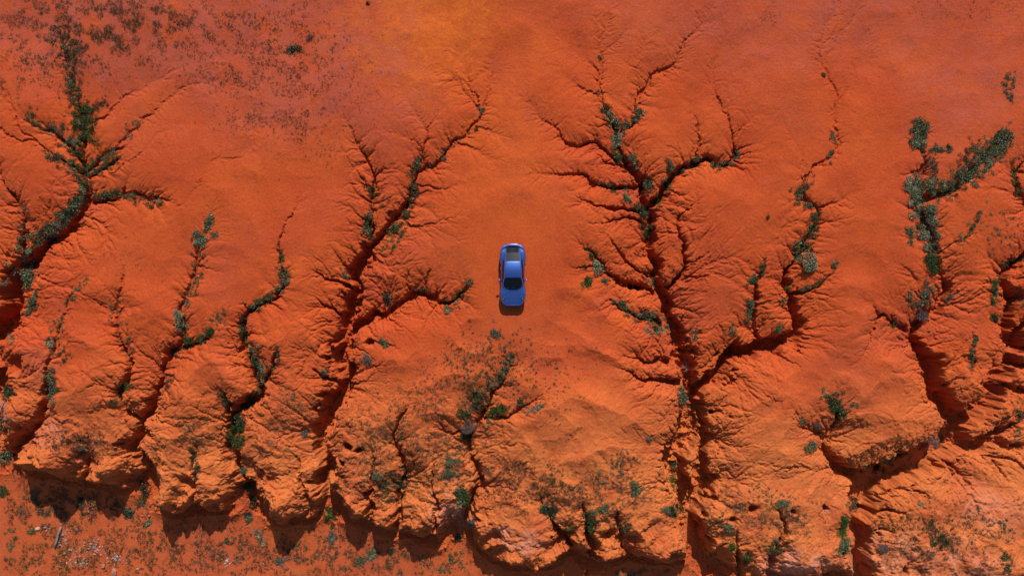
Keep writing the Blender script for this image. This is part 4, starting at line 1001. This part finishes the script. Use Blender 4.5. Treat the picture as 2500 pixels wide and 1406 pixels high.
ORD = ['', 'second', 'third', 'fourth', 'fifth', 'sixth', 'seventh', 'eighth', 'ninth', 'tenth', 'eleventh', 'twelfth', 'thirteenth', 'fourteenth', 'fifteenth', 'sixteenth', 'seventeenth', 'eighteenth', 'nineteenth', 'twentieth', 'twenty-first', 'twenty-second', 'twenty-third', 'twenty-fourth']
def from_top(rank, n):
    if n == 1: return ""
    if n == 2: return (", upper", ", lower")[rank]
    if rank == 0: return ", topmost"
    if rank == n - 1: return ", lowest"
    return ", " + ORD[min(rank, 23)] + " down"
fam = {}
for k in solo: fam.setdefault((ITEMS[k][4], ITEMS[k][5]), []).append(k)
suffix = {}
for ks in fam.values():
    for i, k in enumerate(sorted(ks, key=lambda k: -ITEMS[k][1])): suffix[k] = from_top(i, len(ks))
for k in solo:
    x, y, z, r, kd, wh = ITEMS[k]
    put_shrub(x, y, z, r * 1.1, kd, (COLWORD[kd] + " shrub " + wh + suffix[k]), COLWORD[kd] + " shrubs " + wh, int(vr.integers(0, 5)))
def scatter_mesh(name, items, nleaf, variants=6, flat=.62, big=1.35):
    Q = []; T = []
    lib = {}
    for x, y, z, r, kd, _ in items:
        v = int(vr.integers(0, variants))
        if (kd, v) not in lib: lib[kd, v] = shrub_geo(kd, nleaf, hash_(kd) + v + 500, flat, big)
        q, t = lib[kd, v]
        a = vr.uniform(0, 6.28); c, s = math.cos(a), math.sin(a)
        R = np.array([[c, -s, 0], [s, c, 0], [0, 0, 1]])
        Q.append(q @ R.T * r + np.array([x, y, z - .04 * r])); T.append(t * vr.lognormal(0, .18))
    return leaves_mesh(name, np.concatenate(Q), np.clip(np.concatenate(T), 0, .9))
def stuff(name, me):
    o = bpy.data.objects.new(name, me); o["kind"] = "stuff"; COL.objects.link(o); return o
o = stuff("undergrowth", scatter_mesh("undergrowth", [ITEMS[k] for k in rest], 70))
o["label"] = "low mixed scrub filling the gullies and washes"; o["category"] = "undergrowth"

# ground cover: tiny tufts, thinning with a clumpy mask
FIELDS = [  # cx, cy, rx, ry, count, radius px, palette, clump threshold
 (230,45,330,75,3000,(1.4,3.4),'dry dry olive sage',.0), (160,130,150,90,900,(1.4,3.6),'dry sage olive',.05), (330,90,200,60,900,(1.4,3.4),'dry olive',.1),
 (640,110,200,110,1500,(1.2,2.8),'dry dark olive',-.1), (740,210,110,120,900,(1.2,2.8),'dark dry olive',-.05), (560,190,90,30,220,(1.5,3.4),'dry sage',-.2),
 (590,290,70,30,260,(1.2,2.8),'dry sage',-.1), (720,310,60,50,200,(1.2,2.8),'dark dry',-.1), (60,170,60,70,260,(1.4,3.4),'dry sage',.1), (10,210,20,25,60,(1.5,3.5),'dry',-.3),
 (175,200,30,60,260,(1.4,3.4),'dry olive',-.4), (800,380,50,30,60,(1.2,2.6),'dark dry',-.1), (885,240,60,70,120,(1,2.2),'dark dry',-.1),
 (1180,900,130,80,330,(1.3,3.2),'sage dark',-.3), (1080,970,110,70,420,(1.3,3.2),'sage dry dark',-.2), (1100,1090,100,70,420,(1.4,3.4),'sage dry',-.2),
 (940,1060,110,90,800,(1.2,3.0),'dry sage dark',-.2), (930,1180,110,60,520,(1.4,3.2),'dry sage dark',-.2), (1240,1160,120,50,700,(1.2,3.0),'dry dry dark',-.2),
 (1330,1200,150,45,760,(1.2,2.8),'dry dark',-.3), (1480,1200,130,60,620,(1.2,3.0),'dry sage',-.2), (1780,1240,130,60,700,(1.2,3.0),'dry dark sage',-.2),
 (1910,1290,110,70,460,(1.2,3.0),'dry sage',-.1), (2280,1300,170,70,1100,(1.2,3.0),'dry dark olive',-.1), (2260,1380,150,40,400,(1.3,3.0),'dry olive',.0), (2420,1380,80,40,300,(1.3,3.0),'dry',-.1),
 (190,1080,110,45,700,(1.2,3.0),'dry dry dark',-.2), (470,1060,60,60,320,(1.2,3.0),'dry sage',-.1), (680,1060,80,60,200,(1.2,3.0),'sage dry',-.1), (720,970,50,40,120,(1.2,3.0),'sage',-.1),
 (160,1240,190,60,900,(1.8,4.4),'dry sage dark',-.1), (120,1360,190,60,900,(1.8,4.4),'dry green lime',-.1), (400,1340,240,80,1500,(1.7,4.4),'dry sage dark',-.15),
 (700,1350,220,60,1300,(1.7,4.4),'dry sage dark',-.15), (950,1370,200,45,800,(1.7,4.4),'sage dry green',-.1), (320,620,90,70,90,(1,2.2),'dry dark',-.1), (300,640,40,100,60,(1,2.2),'dry',-.2),
 (2420,600,80,60,60,(1.4,3),'sage',-.3), (1880,40,30,25,60,(1,2.4),'dry sage',-.3), (2370,20,120,30,120,(1.2,2.8),'dry olive',-.1), (1230,420,600,380,260,(.7,1.4),'dark dry',-.5),
 (2000,300,460,300,200,(.7,1.5),'dark dry',-.5), (700,560,420,260,170,(.7,1.5),'dark dry',-.5), (2150,860,120,100,40,(.7,1.4),'dark dry',-.5),
]
tufts = []
for cx, cy, rx, ry, n, (ra, rb), pal, th in FIELDS:
    if cy > 880 and cy < 1330: n = int(n * 1.5); rb *= 1.25
    pal = pal.split()
    qx = cx + rx * vr.normal(0, .55, n * 2); qy = cy + ry * vr.normal(0, .55, n * 2)
    mk = fbm(qx / 34., qy / 34., 3, 141) + vr.normal(0, .12, n * 2) > th
    qx = qx[mk][:n]; qy = qy[mk][:n]
    tx, ty, tz = PG(qx, qy)
    ok = (np.hypot((tx - ccx) / 1.5, (ty - ccy) / 3.1) > 1) & (np.abs(tx) < 40) & (np.abs(ty) < 23)
    for x, y, z in zip(tx[ok], ty[ok], tz[ok]):
        tufts.append((x, y, z, (ra + (rb - ra) * vr.random() ** 1.8) * 1.5 / PPM, pal[vr.integers(0, len(pal))], ''))
o = stuff("ground_cover", scatter_mesh("ground_cover", tufts, 20, 12, .8))
o["label"] = "tiny dry tufts speckling the red earth"; o["category"] = "ground cover"

# ------------------------------------------------------------------ stones, timber, bare branches
STONE_MATS = [simple_mat("pale_stone", (.33, .19, .145), .9), simple_mat("pink_stone", (.36, .14, .09), .9), simple_mat("grey_stone", (.19, .15, .17), .9), simple_mat("cream_stone", (.42, .28, .21), .9)]
def stone_mesh(seed, mat):
    r = random.Random(seed)
    bm = bmesh.new(); bmesh.ops.create_icosphere(bm, subdivisions=2, radius=1)
    planes = [(Vector((r.gauss(0, 1), r.gauss(0, 1), r.gauss(0, .8))).normalized(), r.uniform(.55, .85)) for _ in range(9)]
    for v in bm.verts:
        for nrm, d in planes:
            e = v.co.dot(nrm) - d
            if e > 0: v.co -= nrm * e
        v.co.z *= .65
        v.co += Vector((r.gauss(0, .015), r.gauss(0, .015), r.gauss(0, .015)))
    me = bpy.data.meshes.new("stone"); bm.to_mesh(me); bm.free(); me.materials.append(mat); return me
stones = [stone_mesh(i, STONE_MATS[i % 4]) for i in range(16)]
def put_stone(px, py, rpx, k, label, group=None):
    x, y, z = PG(px, py); o = bpy.data.objects.new("stone", stones[k])
    r = rpx / PPM; o.location = (float(x), float(y), float(z) + .15 * r)
    o.scale = (r * vr.uniform(.8, 1.25), r * vr.uniform(.7, 1.1), r * vr.uniform(.7, 1.0)); o.rotation_euler = (vr.normal(0, .15), vr.normal(0, .15), vr.uniform(0, 6.28))
    o["label"] = label; o["category"] = "stone"
    if group: o["group"] = group
    COL.objects.link(o)
CN = ['pale', 'pink', 'grey', 'cream']
for (cx, cy, rx, ry, n, where) in [(118,1290,14,9,12,'left of the fallen timber'), (150,1320,22,24,40,'around the fallen timber'), (205,1345,40,14,34,'in the lower row right of the fallen timber'),
        (192,1372,22,10,38,'in the heap at the lower end of the stone scatter'), (235,1330,24,12,46,'in the heap right of the fallen timber'), (270,1360,34,14,30,'at the right end of the stone scatter'),
        (180,1300,40,14,14,'above the stone scatter on the lower plain'), (560,1375,12,14,12,'in the small pale pile on the lower plain')]:
    lot = [(int(vr.integers(0, 16)), cx + vr.normal(0, rx * .6), cy + vr.normal(0, ry * .6), vr.uniform(1.5, 4.4)) for _ in range(n)]
    for cidx in range(4):
        same = sorted([q for q in lot if q[0] % 4 == cidx], key=lambda q: q[2])
        for i, (k, qx, qy, qr) in enumerate(same):
            put_stone(qx, qy, qr * (.7 if cidx in (0, 3) else 1), k, CN[cidx] + " stone " + where + from_top(i, len(same)), CN[cidx] + " stones " + where)
put_stone(280, 1396, 10, 1, "largest pink boulder below the stone scatter")
put_stone(253, 1382, 7.5, 5, "flat pink boulder at the edge of the stone scatter")
put_stone(92, 1290, 6, 3, "cream boulder at the upper left of the stone scatter")
put_stone(336, 1388, 5, 0, "lone pale boulder right of the stone scatter")
put_stone(555, 1368, 5, 7, "bright cream boulder on the small pale pile")
put_stone(1054, 1204, 4.5, 2, "lone grey stone on the pale pink spur")
put_stone(1367, 1281, 3, 3, "lone white stone on the small dome of the lower bluff")
put_stone(1320, 1326, 3, 3, "lone white stone on the bottom bluff")
put_stone(2017, 1247, 6, 2, "grey stone lodged in the hole at the lower right")

# clods of fallen earth at the foot of the scarp and in the gully beds
def clods():
    me_src = []
    for i in range(6):
        r = random.Random(900 + i); bm = bmesh.new(); bmesh.ops.create_icosphere(bm, subdivisions=1, radius=1)
        for v in bm.verts: v.co *= r.uniform(.65, 1.1); v.co.z *= .8
        bm.verts.ensure_lookup_table(); bm.faces.ensure_lookup_table()
        me_src.append((np.array([v.co[:] for v in bm.verts]), np.array([[v.index for v in f.verts] for f in bm.faces]))); bm.free()
    pts_ = []
    fx = resample(np.array([P(x, y, -DROP) for x, y in FOOT]), .10)
    fx = fx[np.abs(fx[:, 0]) < 40]
    for p in fx:
        if vr.random() < .9: pts_.append((p[0] + vr.normal(0, .3), p[1] - abs(vr.normal(0, .7)) + .5, vr.lognormal(-3.1, .45)))
    for r, dens in chan:
        for q in r:
            if q[3] > .9:
                for _ in range(3): pts_.append((q[0] + vr.normal(0, q[2] + .25), q[1] + vr.normal(0, q[2] + .25), vr.lognormal(-3.1, .5)))
    V = []; F = []; off = 0
    for x, y, r in pts_:
        v, f = me_src[int(vr.integers(0, 6))]; r = min(r, .16); a = vr.uniform(0, 6.28); c, s_ = math.cos(a), math.sin(a)
        V.append(v @ np.array([[c, -s_, 0], [s_, c, 0], [0, 0, 1]]).T * r + np.array([x, y, float(hz(x, y)) + .2 * r])); F.append(f + off); off += len(v)
    me = mesh_from("rubble", np.concatenate(V), np.concatenate(F), SOIL, False)
    a = me.attributes.new("pale", 'FLOAT', 'POINT'); a.data.foreach_set("value", np.full(off, .6, np.float32))
    o = stuff("rubble", me); o["label"] = "small clods of fallen red earth"; o["category"] = "rubble"
clods()

BARK = simple_mat("weathered_wood", (.20, .165, .165), .9)
TWIG = simple_mat("bare_twigs", (.36, .17, .14), .85)
def tube(bm, pts, radii, n=6):
    rings = []
    for i, p in enumerate(pts):
        p = Vector(p); a = Vector(pts[max(i - 1, 0)]); b = Vector(pts[min(i + 1, len(pts) - 1)])
        d = (b - a).normalized(); u = d.cross(Vector((0, 0, 1)));  u = u.normalized() if u.length > .01 else Vector((1, 0, 0)); v = d.cross(u)
        rings.append([bm.verts.new(p + (u * math.cos(k * 2 * math.pi / n) + v * math.sin(k * 2 * math.pi / n)) * radii[i]) for k in range(n)])
    for r1, r2 in zip(rings, rings[1:]):
        for k in range(n): bm.faces.new((r1[k], r1[(k + 1) % n], r2[(k + 1) % n], r2[k]))
    bm.faces.new(rings[0][::-1]); bm.faces.new(rings[-1])
def link_bm(name, bm, mat, parent=None, smooth_=True, sub=0):
    bmesh.ops.recalc_face_normals(bm, faces=bm.faces)
    me = bpy.data.meshes.new(name); bm.to_mesh(me); bm.free()
    for m_ in (mat if isinstance(mat, list) else [mat]): me.materials.append(m_)
    if smooth_:
        for p in me.polygons: p.use_smooth = True
    o = bpy.data.objects.new(name, me); COL.objects.link(o)
    if parent: o.parent = parent
    if sub:
        md = o.modifiers.new("smooth", 'SUBSURF'); md.levels = md.render_levels = sub
    return o
bm = bmesh.new(); pts = []
for i in range(7):
    t_ = i / 6; x, y, z = PG(151 - 15 * t_, 1284 + 50 * t_); pts.append((float(x) + .03 * math.sin(i * 2), float(y), float(z) + .14))
tube(bm, pts, [.07, .10, .09, .095, .085, .09, .05], 8)
o = link_bm("fallen_timber", bm, BARK); o["label"] = "weathered grey timber lying across the stone scatter"; o["category"] = "timber"

def bare_branches(name, px, py, length, ang0, spread, seed, label, lift=.3):
    r = random.Random(seed); bm = bmesh.new(); x, y, z = PG(px, py); z = float(z)
    def grow(p, d, L, rad, lvl):
        pts = [p]; q = Vector(p)
        for i in range(4):
            d = (d + Vector((r.gauss(0, .18), r.gauss(0, .18), r.gauss(0, .12)))).normalized()
            q = q + d * L / 4; pts.append(q.copy())
        tube(bm, pts, [rad * (1 - .16 * i) for i in range(5)], 4)
        if lvl < 3:
            for _ in range(4 if lvl == 0 else 3):
                i = r.randint(1, 4)
                grow(pts[i], (d + Vector((r.gauss(0, .7), r.gauss(0, .7), r.gauss(.1, .3)))).normalized(), L * r.uniform(.4, .65), rad * .55, lvl + 1)
    for k in range(5):
        a = ang0 + r.uniform(-spread, spread)
        grow(Vector((float(x), float(y), z)), Vector((math.cos(a), math.sin(a), lift)).normalized(), length * r.uniform(.6, 1), .03, 0)
    o = link_bm(name, bm, TWIG, smooth_=False); o["label"] = label; o["category"] = "dead bush"
bare_branches("dead_bush", 1675, 885, .9, 0, 3.14, 5, "bare twiggy dead bush spreading over the main right gully", .8)
bare_branches("dead_bush", 12, 975, 2.2, -1.6, .35, 8, "long bare pale branches hanging into the gully at the left edge", .5)

# ------------------------------------------------------------------ the car
def paint():
    m, nt, b = material("blue_metallic_paint")
    n = nt.nodes.new("ShaderNodeTexNoise"); n.inputs["Scale"].default_value = 900
    tc = nt.nodes.new("ShaderNodeTexCoord"); nt.links.new(tc.outputs["Object"], n.inputs["Vector"])
    r = nt.nodes.new("ShaderNodeValToRGB"); r.color_ramp.elements[0].color = (.050, .125, .44, 1); r.color_ramp.elements[1].color = (.080, .175, .54, 1)
    nt.links.new(n.outputs["Fac"], r.inputs[0]); nt.links.new(r.outputs[0], b.inputs["Base Color"])
    b.inputs["Metallic"].default_value = .80; b.inputs["Roughness"].default_value = .36
    b.inputs["Coat Weight"].default_value = 1.0; b.inputs["Coat Roughness"].default_value = .03
    return m
PAINT = paint()
GLASS = simple_mat("black_glass", (.005, .006, .009), .08, 0, .0, .35)
REARG = simple_mat("tinted_rear_glass", (.018, .018, .021), .14, 0, .6, .6)
BLACK = simple_mat("black_trim", (.012, .012, .013), .45)
RUBBER = simple_mat("tyre_rubber", (.018, .018, .018), .85)
RIMM = simple_mat("alloy", (.45, .46, .48), .3, .9)
LAMP = simple_mat("headlight_glass", (.035, .035, .045), .08, .2, 1, .7)
CHROME = simple_mat("light_reflector", (.6, .62, .66), .2, .9)
RED = simple_mat("tail_light_red", (.35, .012, .010), .2, 0, .6)
LOUV = simple_mat("rear_louvre", (.030, .027, .027), .35)
car = bpy.data.objects.new("car", None); COL.objects.link(car)
car.location = (ccx, ccy, zc - .005); car.rotation_euler = (0, 0, math.radians(.3))
car["label"] = "pale blue metallic coupe with black rear window parked on the open red ridge"; car["category"] = "car"
def interp(y, tab): return float(np.interp(y, [a for a, b in tab], [b for a, b in tab]))
# y runs from the nose (-2.30) to the tail (+2.28)
TW = [(-2.30,.20),(-2.27,.42),(-2.20,.60),(-2.08,.75),(-1.92,.85),(-1.70,.92),(-1.40,.945),(-1.15,.93),(-.9,.895),(-.5,.875),(.2,.875),(.6,.885),(.9,.925),(1.25,.965),(1.5,.955),(1.8,.90),(2.0,.82),(2.12,.73),(2.22,.60),(2.28,.35)]
TF = [(-2.30,.50),(-2.2,.63),(-2.0,.71),(-1.75,.785),(-1.4,.86),(-1.0,.86),(-.5,.85),(.3,.87),(.8,.91),(1.2,.94),(1.6,.93),(1.95,.86),(2.2,.72),(2.28,.6)]
TC = [(-2.30,.50),(-2.2,.63),(-2.0,.70),(-1.6,.775),(-1.2,.83),(-.9,.89),(-.3,.90),(.9,.90),(1.6,.92),(1.95,.88),(2.2,.76),(2.28,.62)]
WHEELS = [(-1.36, .32), (1.13, .335)]
ys = np.unique(np.round(np.concatenate([np.linspace(-2.3, 2.28, 62), [-2.3, -2.27, 2.25, 2.28]]), 3))
bm = bmesh.new(); rows = []
for y in ys:
    W = interp(y, TW); zf_ = interp(y, TF); zc_ = interp(y, TC)
    prof = [(0, .17), (.55, .17), (.93, .20), (.985, .30), (1.0, .46), (.998, .60), (.975, .60 + (zf_ - .60) * .55), (.91, .60 + (zf_ - .60) * .88), (.80, zf_), (.66, zf_ * .55 + zc_ * .45 - .005), (.45, zc_ + .002), (.2, zc_ + .008), (0, zc_ + .012)]
    end = min(1.0, (y + 2.3) / .12, (2.28 - y) / .12)
    half = []
    for a, z in prof:
        if z < .35: z = z + (1 - max(end, 0)) * .12
        z = min(z, zf_ + .2)
        if a > .9 and z < .70:
            for wy, wr in WHEELS:
                q = (wr + .055) ** 2 - (y - wy) ** 2
                if q > 0: z = max(z, wr + math.sqrt(q) * 1.0)
        half.append((a * W, z))
    full = [(-x, z) for x, z in half[::-1]][:-1] + [(x, z) for x, z in half[1:]] if False else [(-x, z) for x, z in half] + [(x, z) for x, z in half[-2:0:-1]]
    rows.append([bm.verts.new((x, y, z)) for x, z in full])
n = len(rows[0])
for a, b in zip(rows, rows[1:]):
    for k in range(n): bm.faces.new((a[k], a[(k + 1) % n], b[(k + 1) % n], b[k]))
bm.faces.new(rows[0]); bm.faces.new(rows[-1][::-1])
body = link_bm("body", bm, PAINT, car, sub=1)
# cabin: one lofted shell cut into roof, windscreen, rear window and side windows along its own edges
GB = [(-1.10,.40),(-1.0,.61),(-.85,.745),(-.6,.80),(-.2,.80),(.5,.79),(.9,.755),(1.3,.68),(1.7,.60),(1.98,.56)]
GR = [(-1.10,.34),(-1.0,.56),(-.85,.70),(-.6,.735),(-.4,.68),(-.22,.62),(.2,.605),(.86,.575),(1.3,.555),(1.7,.535),(1.98,.52)]
GZ = [(-1.10,.875),(-1.0,.925),(-.85,.995),(-.6,1.09),(-.22,1.225),(0,1.275),(.25,1.295),(.55,1.275),(.86,1.215),(1.3,1.08),(1.7,.955),(1.98,.885)]
gys = [-1.10,-1.05,-1.0,-.93,-.85,-.72,-.6,-.5,-.4,-.3,-.22,-.1,.05,.2,.35,.5,.65,.8,.86,.95,1.05,1.15,1.25,1.4,1.5,1.6,1.7,1.8,1.9,1.98]
P_ = []
for y in gys:
    b_, r_, z_ = interp(y, GB), interp(y, GR), interp(y, GZ)
    zb = .84
    sec = [(b_, zb - .08), (b_ - .005, min(zb + .02, z_ - .03)), (b_ + (r_ - b_) * .40, zb + (z_ - .05 - zb) * .45), (r_ + (b_ - r_) * .20, zb + (z_ - .05 - zb) * .84), (r_, z_ - .035), (r_ - .05, z_ - .018), (.30, z_ - .002), (.12, z_ + .006), (0, z_ + .007)]
    P_.append([(-x, y, z) for x, z in sec] + [(x, y, z) for x, z in sec[-2::-1]])
nc = len(P_[0])
cells = {'roof': [], 'windscreen': [], 'rear_window': [], 'side_left': [], 'side_right': []}
for i in range(len(gys) - 1):
    ym = (gys[i] + gys[i + 1]) / 2
    for k in range(nc - 1):
        kk = min(k, nc - 2 - k)          # 0..7 from the sill to the middle
        key = 'roof'
        if kk >= 5 and ym < -.22: key = 'windscreen'
        elif kk >= 5 and .95 < ym < 1.98: key = 'rear_window'
        elif kk in (1, 2) and -.82 < ym < 1.05: key = 'side_left' if k < nc / 2 else 'side_right'
        cells[key].append((i, k))
def shell(cells_, push=0):
    bm = bmesh.new(); vv = {}
    def V(i, k):
        if (i, k) not in vv: vv[i, k] = bm.verts.new(P_[i][k])
        return vv[i, k]
    for i, k in cells_: bm.faces.new((V(i, k), V(i, k + 1), V(i + 1, k + 1), V(i + 1, k)))
    return bm
link_bm("roof", shell(cells['roof']), PAINT, car)
link_bm("windscreen", shell(cells['windscreen']), GLASS, car)
rw = link_bm("rear_window", shell(cells['rear_window']), REARG, car)
link_bm("side_window", shell(cells['side_left']), GLASS, car)
link_bm("side_window", shell(cells['side_right']), GLASS, car)
# slatted lower half of the rear window
bm = bmesh.new()
def box(bm, x0, x1, y0, y1, z0, z1, tilt=0):
    vs = [bm.verts.new(v) for v in ((x0, y0, z0), (x1, y0, z0), (x1, y1, z0), (x0, y1, z0), (x0, y0, z1), (x1, y0, z1), (x1, y1, z1), (x0, y1, z1))]
    for f in ((0, 3, 2, 1), (4, 5, 6, 7), (0, 1, 5, 4), (1, 2, 6, 5), (2, 3, 7, 6), (3, 0, 4, 7)): bm.faces.new([vs[i] for i in f])
for y in np.arange(1.62, 1.96, .055): 
    z = interp(y, GZ); box(bm, -.40, .40, y, y + .03, z - .005, z + .022)
link_bm("louvre", bm, LOUV, rw, False)
def ell(name, c, r, mat, parent, seg=20, rot=None):
    bm = bmesh.new(); bmesh.ops.create_uvsphere(bm, u_segments=seg, v_segments=12, radius=1)
    for v in bm.verts:
        q = Vector((v.co.x * r[0], v.co.y * r[1], v.co.z * r[2]))
        if rot: q.rotate(rot)
        v.co = q + Vector(c)
    return link_bm(name, bm, mat, parent)
from mathutils import Euler
for s in (-1, 1):
    hl = ell("headlight", (s * .695, -1.735, .755), (.125, .175, .055), LAMP, car, 24, Euler((.28, s * .25, s * .15)))
    ell("reflector", (s * .69, -1.75, .80), (.045, .05, .022), CHROME, hl)
    # mirrors
    bm = bmesh.new(); bmesh.ops.create_uvsphere(bm, u_segments=16, v_segments=10, radius=1)
    for v in bm.verts:
        v.co = Vector((s * (.985 + v.co.x * .105), -.40 + v.co.y * .07 - abs(v.co.x) * .0 + s * v.co.x * .02, .90 + v.co.z * .07))
    mi = link_bm("mirror", bm, PAINT, car)
    bm = bmesh.new(); tube(bm, [(s * .80, -.46, .86), (s * .86, -.44, .87), (s * .93, -.41, .88)], [.03, .024, .024], 8); link_bm("mirror_arm", bm, BLACK, mi)
    # door handle
    bm = bmesh.new(); tube(bm, [(s * .885, .28, .745), (s * .90, .34, .75), (s * .90, .44, .75), (s * .887, .50, .745)], [.012, .014, .014, .012], 8); link_bm("door_handle", bm, PAINT, car)
    # air intake in front of the rear wheel
    ell("air_intake", (s * .935, .74, .62), (.02, .09, .13), BLACK, car)
    # wipers
    bm = bmesh.new(); tube(bm, [(s * .18 + .10, -1.07, .91), (s * .18 - .10, -.98, .965), (s * .18 - .34, -.93, .975)], [.009, .008, .006], 6); link_bm("wiper", bm, BLACK, car)
    # side strakes of the bonnet
    bm = bmesh.new(); tube(bm, [(s * .40, y_, interp(y_, TC) + .004) for y_ in np.linspace(-2.0, -1.12, 12)], [.009] * 12, 6); link_bm("bonnet_crease", bm, PAINT, car)
    ex = bmesh.new(); tube(ex, [(s * .35, 2.15, .30), (s * .35, 2.30, .30)], [.045, .045], 14); link_bm("exhaust", ex, CHROME, car)
    for wy, wr in WHEELS:
        x0 = interp(wy, TW) - .03
        bm = bmesh.new()
        prof = [(x0 - .24, wr * .66), (x0 - .23, wr * .93), (x0 - .20, wr), (x0 - .04, wr), (x0 - .008, wr * .93), (x0, wr * .72), (x0 - .01, wr * .66)]
        rings = [[bm.verts.new((s * px_, wy + math.cos(a) * rr_, wr + math.sin(a) * rr_)) for a in np.linspace(0, 2 * math.pi, 32, endpoint=False)] for px_, rr_ in prof]
        for a, b in zip(rings, rings[1:] + rings[:1]):
            for k in range(32): bm.faces.new((a[k], a[(k + 1) % 32], b[(k + 1) % 32], b[k]))
        wh = link_bm("wheel", bm, RUBBER, car)
        bm = bmesh.new()
        for q in range(10):
            a = q * 2 * math.pi / 10
            pts = [(s * (x0 - .05), wy + math.cos(a + d) * r__, wr + math.sin(a + d) * r__) for d, r__ in ((-.25, .04), (-.08, wr * .66), (.08, wr * .66), (.25, .04))]
            bk = [(p[0] - s * .03, p[1], p[2]) for p in pts]
            f = [bm.verts.new(p) for p in pts]; g = [bm.verts.new(p) for p in bk]
            bm.faces.new(f); bm.faces.new(g[::-1])
            for k in range(4): bm.faces.new((f[k], g[k], g[(k + 1) % 4], f[(k + 1) % 4]))
        tube(bm, [(s * (x0 - .10), wy, wr), (s * (x0 - .03), wy, wr)], [.06, .05], 16)
        link_bm("rim", bm, RIMM, wh, False)
# ducktail wing, tail lamps, number plate
bm = bmesh.new(); R_ = []
for a in np.linspace(-1, 1, 25):
    x = a * .80; yc = 2.20 - .34 * abs(a) ** 2.6; zz = .955 - .06 * abs(a) ** 3
    R_.append([bm.verts.new((x * .985, yc - .20, zz - .075)), bm.verts.new((x, yc - .10, zz - .012)), bm.verts.new((x, yc, zz + .012)), bm.verts.new((x, yc + .012, zz - .012)), bm.verts.new((x * .99, yc - .03, zz - .075))])
for a, b in zip(R_, R_[1:]):
    for k in range(5): bm.faces.new((a[k], a[(k + 1) % 5], b[(k + 1) % 5], b[k]))
bm.faces.new(R_[0]); bm.faces.new(R_[-1][::-1])
sp = link_bm("spoiler", bm, PAINT, car)
bm = bmesh.new(); box(bm, -.33, .33, 2.085, 2.135, .950, .9665); link_bm("brake_light", bm, LOUV, sp, False)
bm = bmesh.new(); R_ = []
for a in np.linspace(-1, 1, 25):
    x = a * .80; yc = 2.245 - .36 * abs(a) ** 3
    R_.append([bm.verts.new((x, yc + .035, .70)), bm.verts.new((x, yc + .035, .745)), bm.verts.new((x, yc - .04, .745)), bm.verts.new((x, yc - .04, .70))])
for a, b in zip(R_, R_[1:]):
    for k in range(4): bm.faces.new((a[k], a[(k + 1) % 4], b[(k + 1) % 4], b[k]))
bm.faces.new(R_[0]); bm.faces.new(R_[-1][::-1])
link_bm("tail_light", bm, RED, car)
bm = bmesh.new(); box(bm, -.55, .55, 2.24, 2.27, .26, .34); link_bm("diffuser", bm, BLACK, car, False)
bm = bmesh.new(); box(bm, -.50, .50, -2.325, -2.27, .24, .34); link_bm("front_grille", bm, BLACK, car, False)
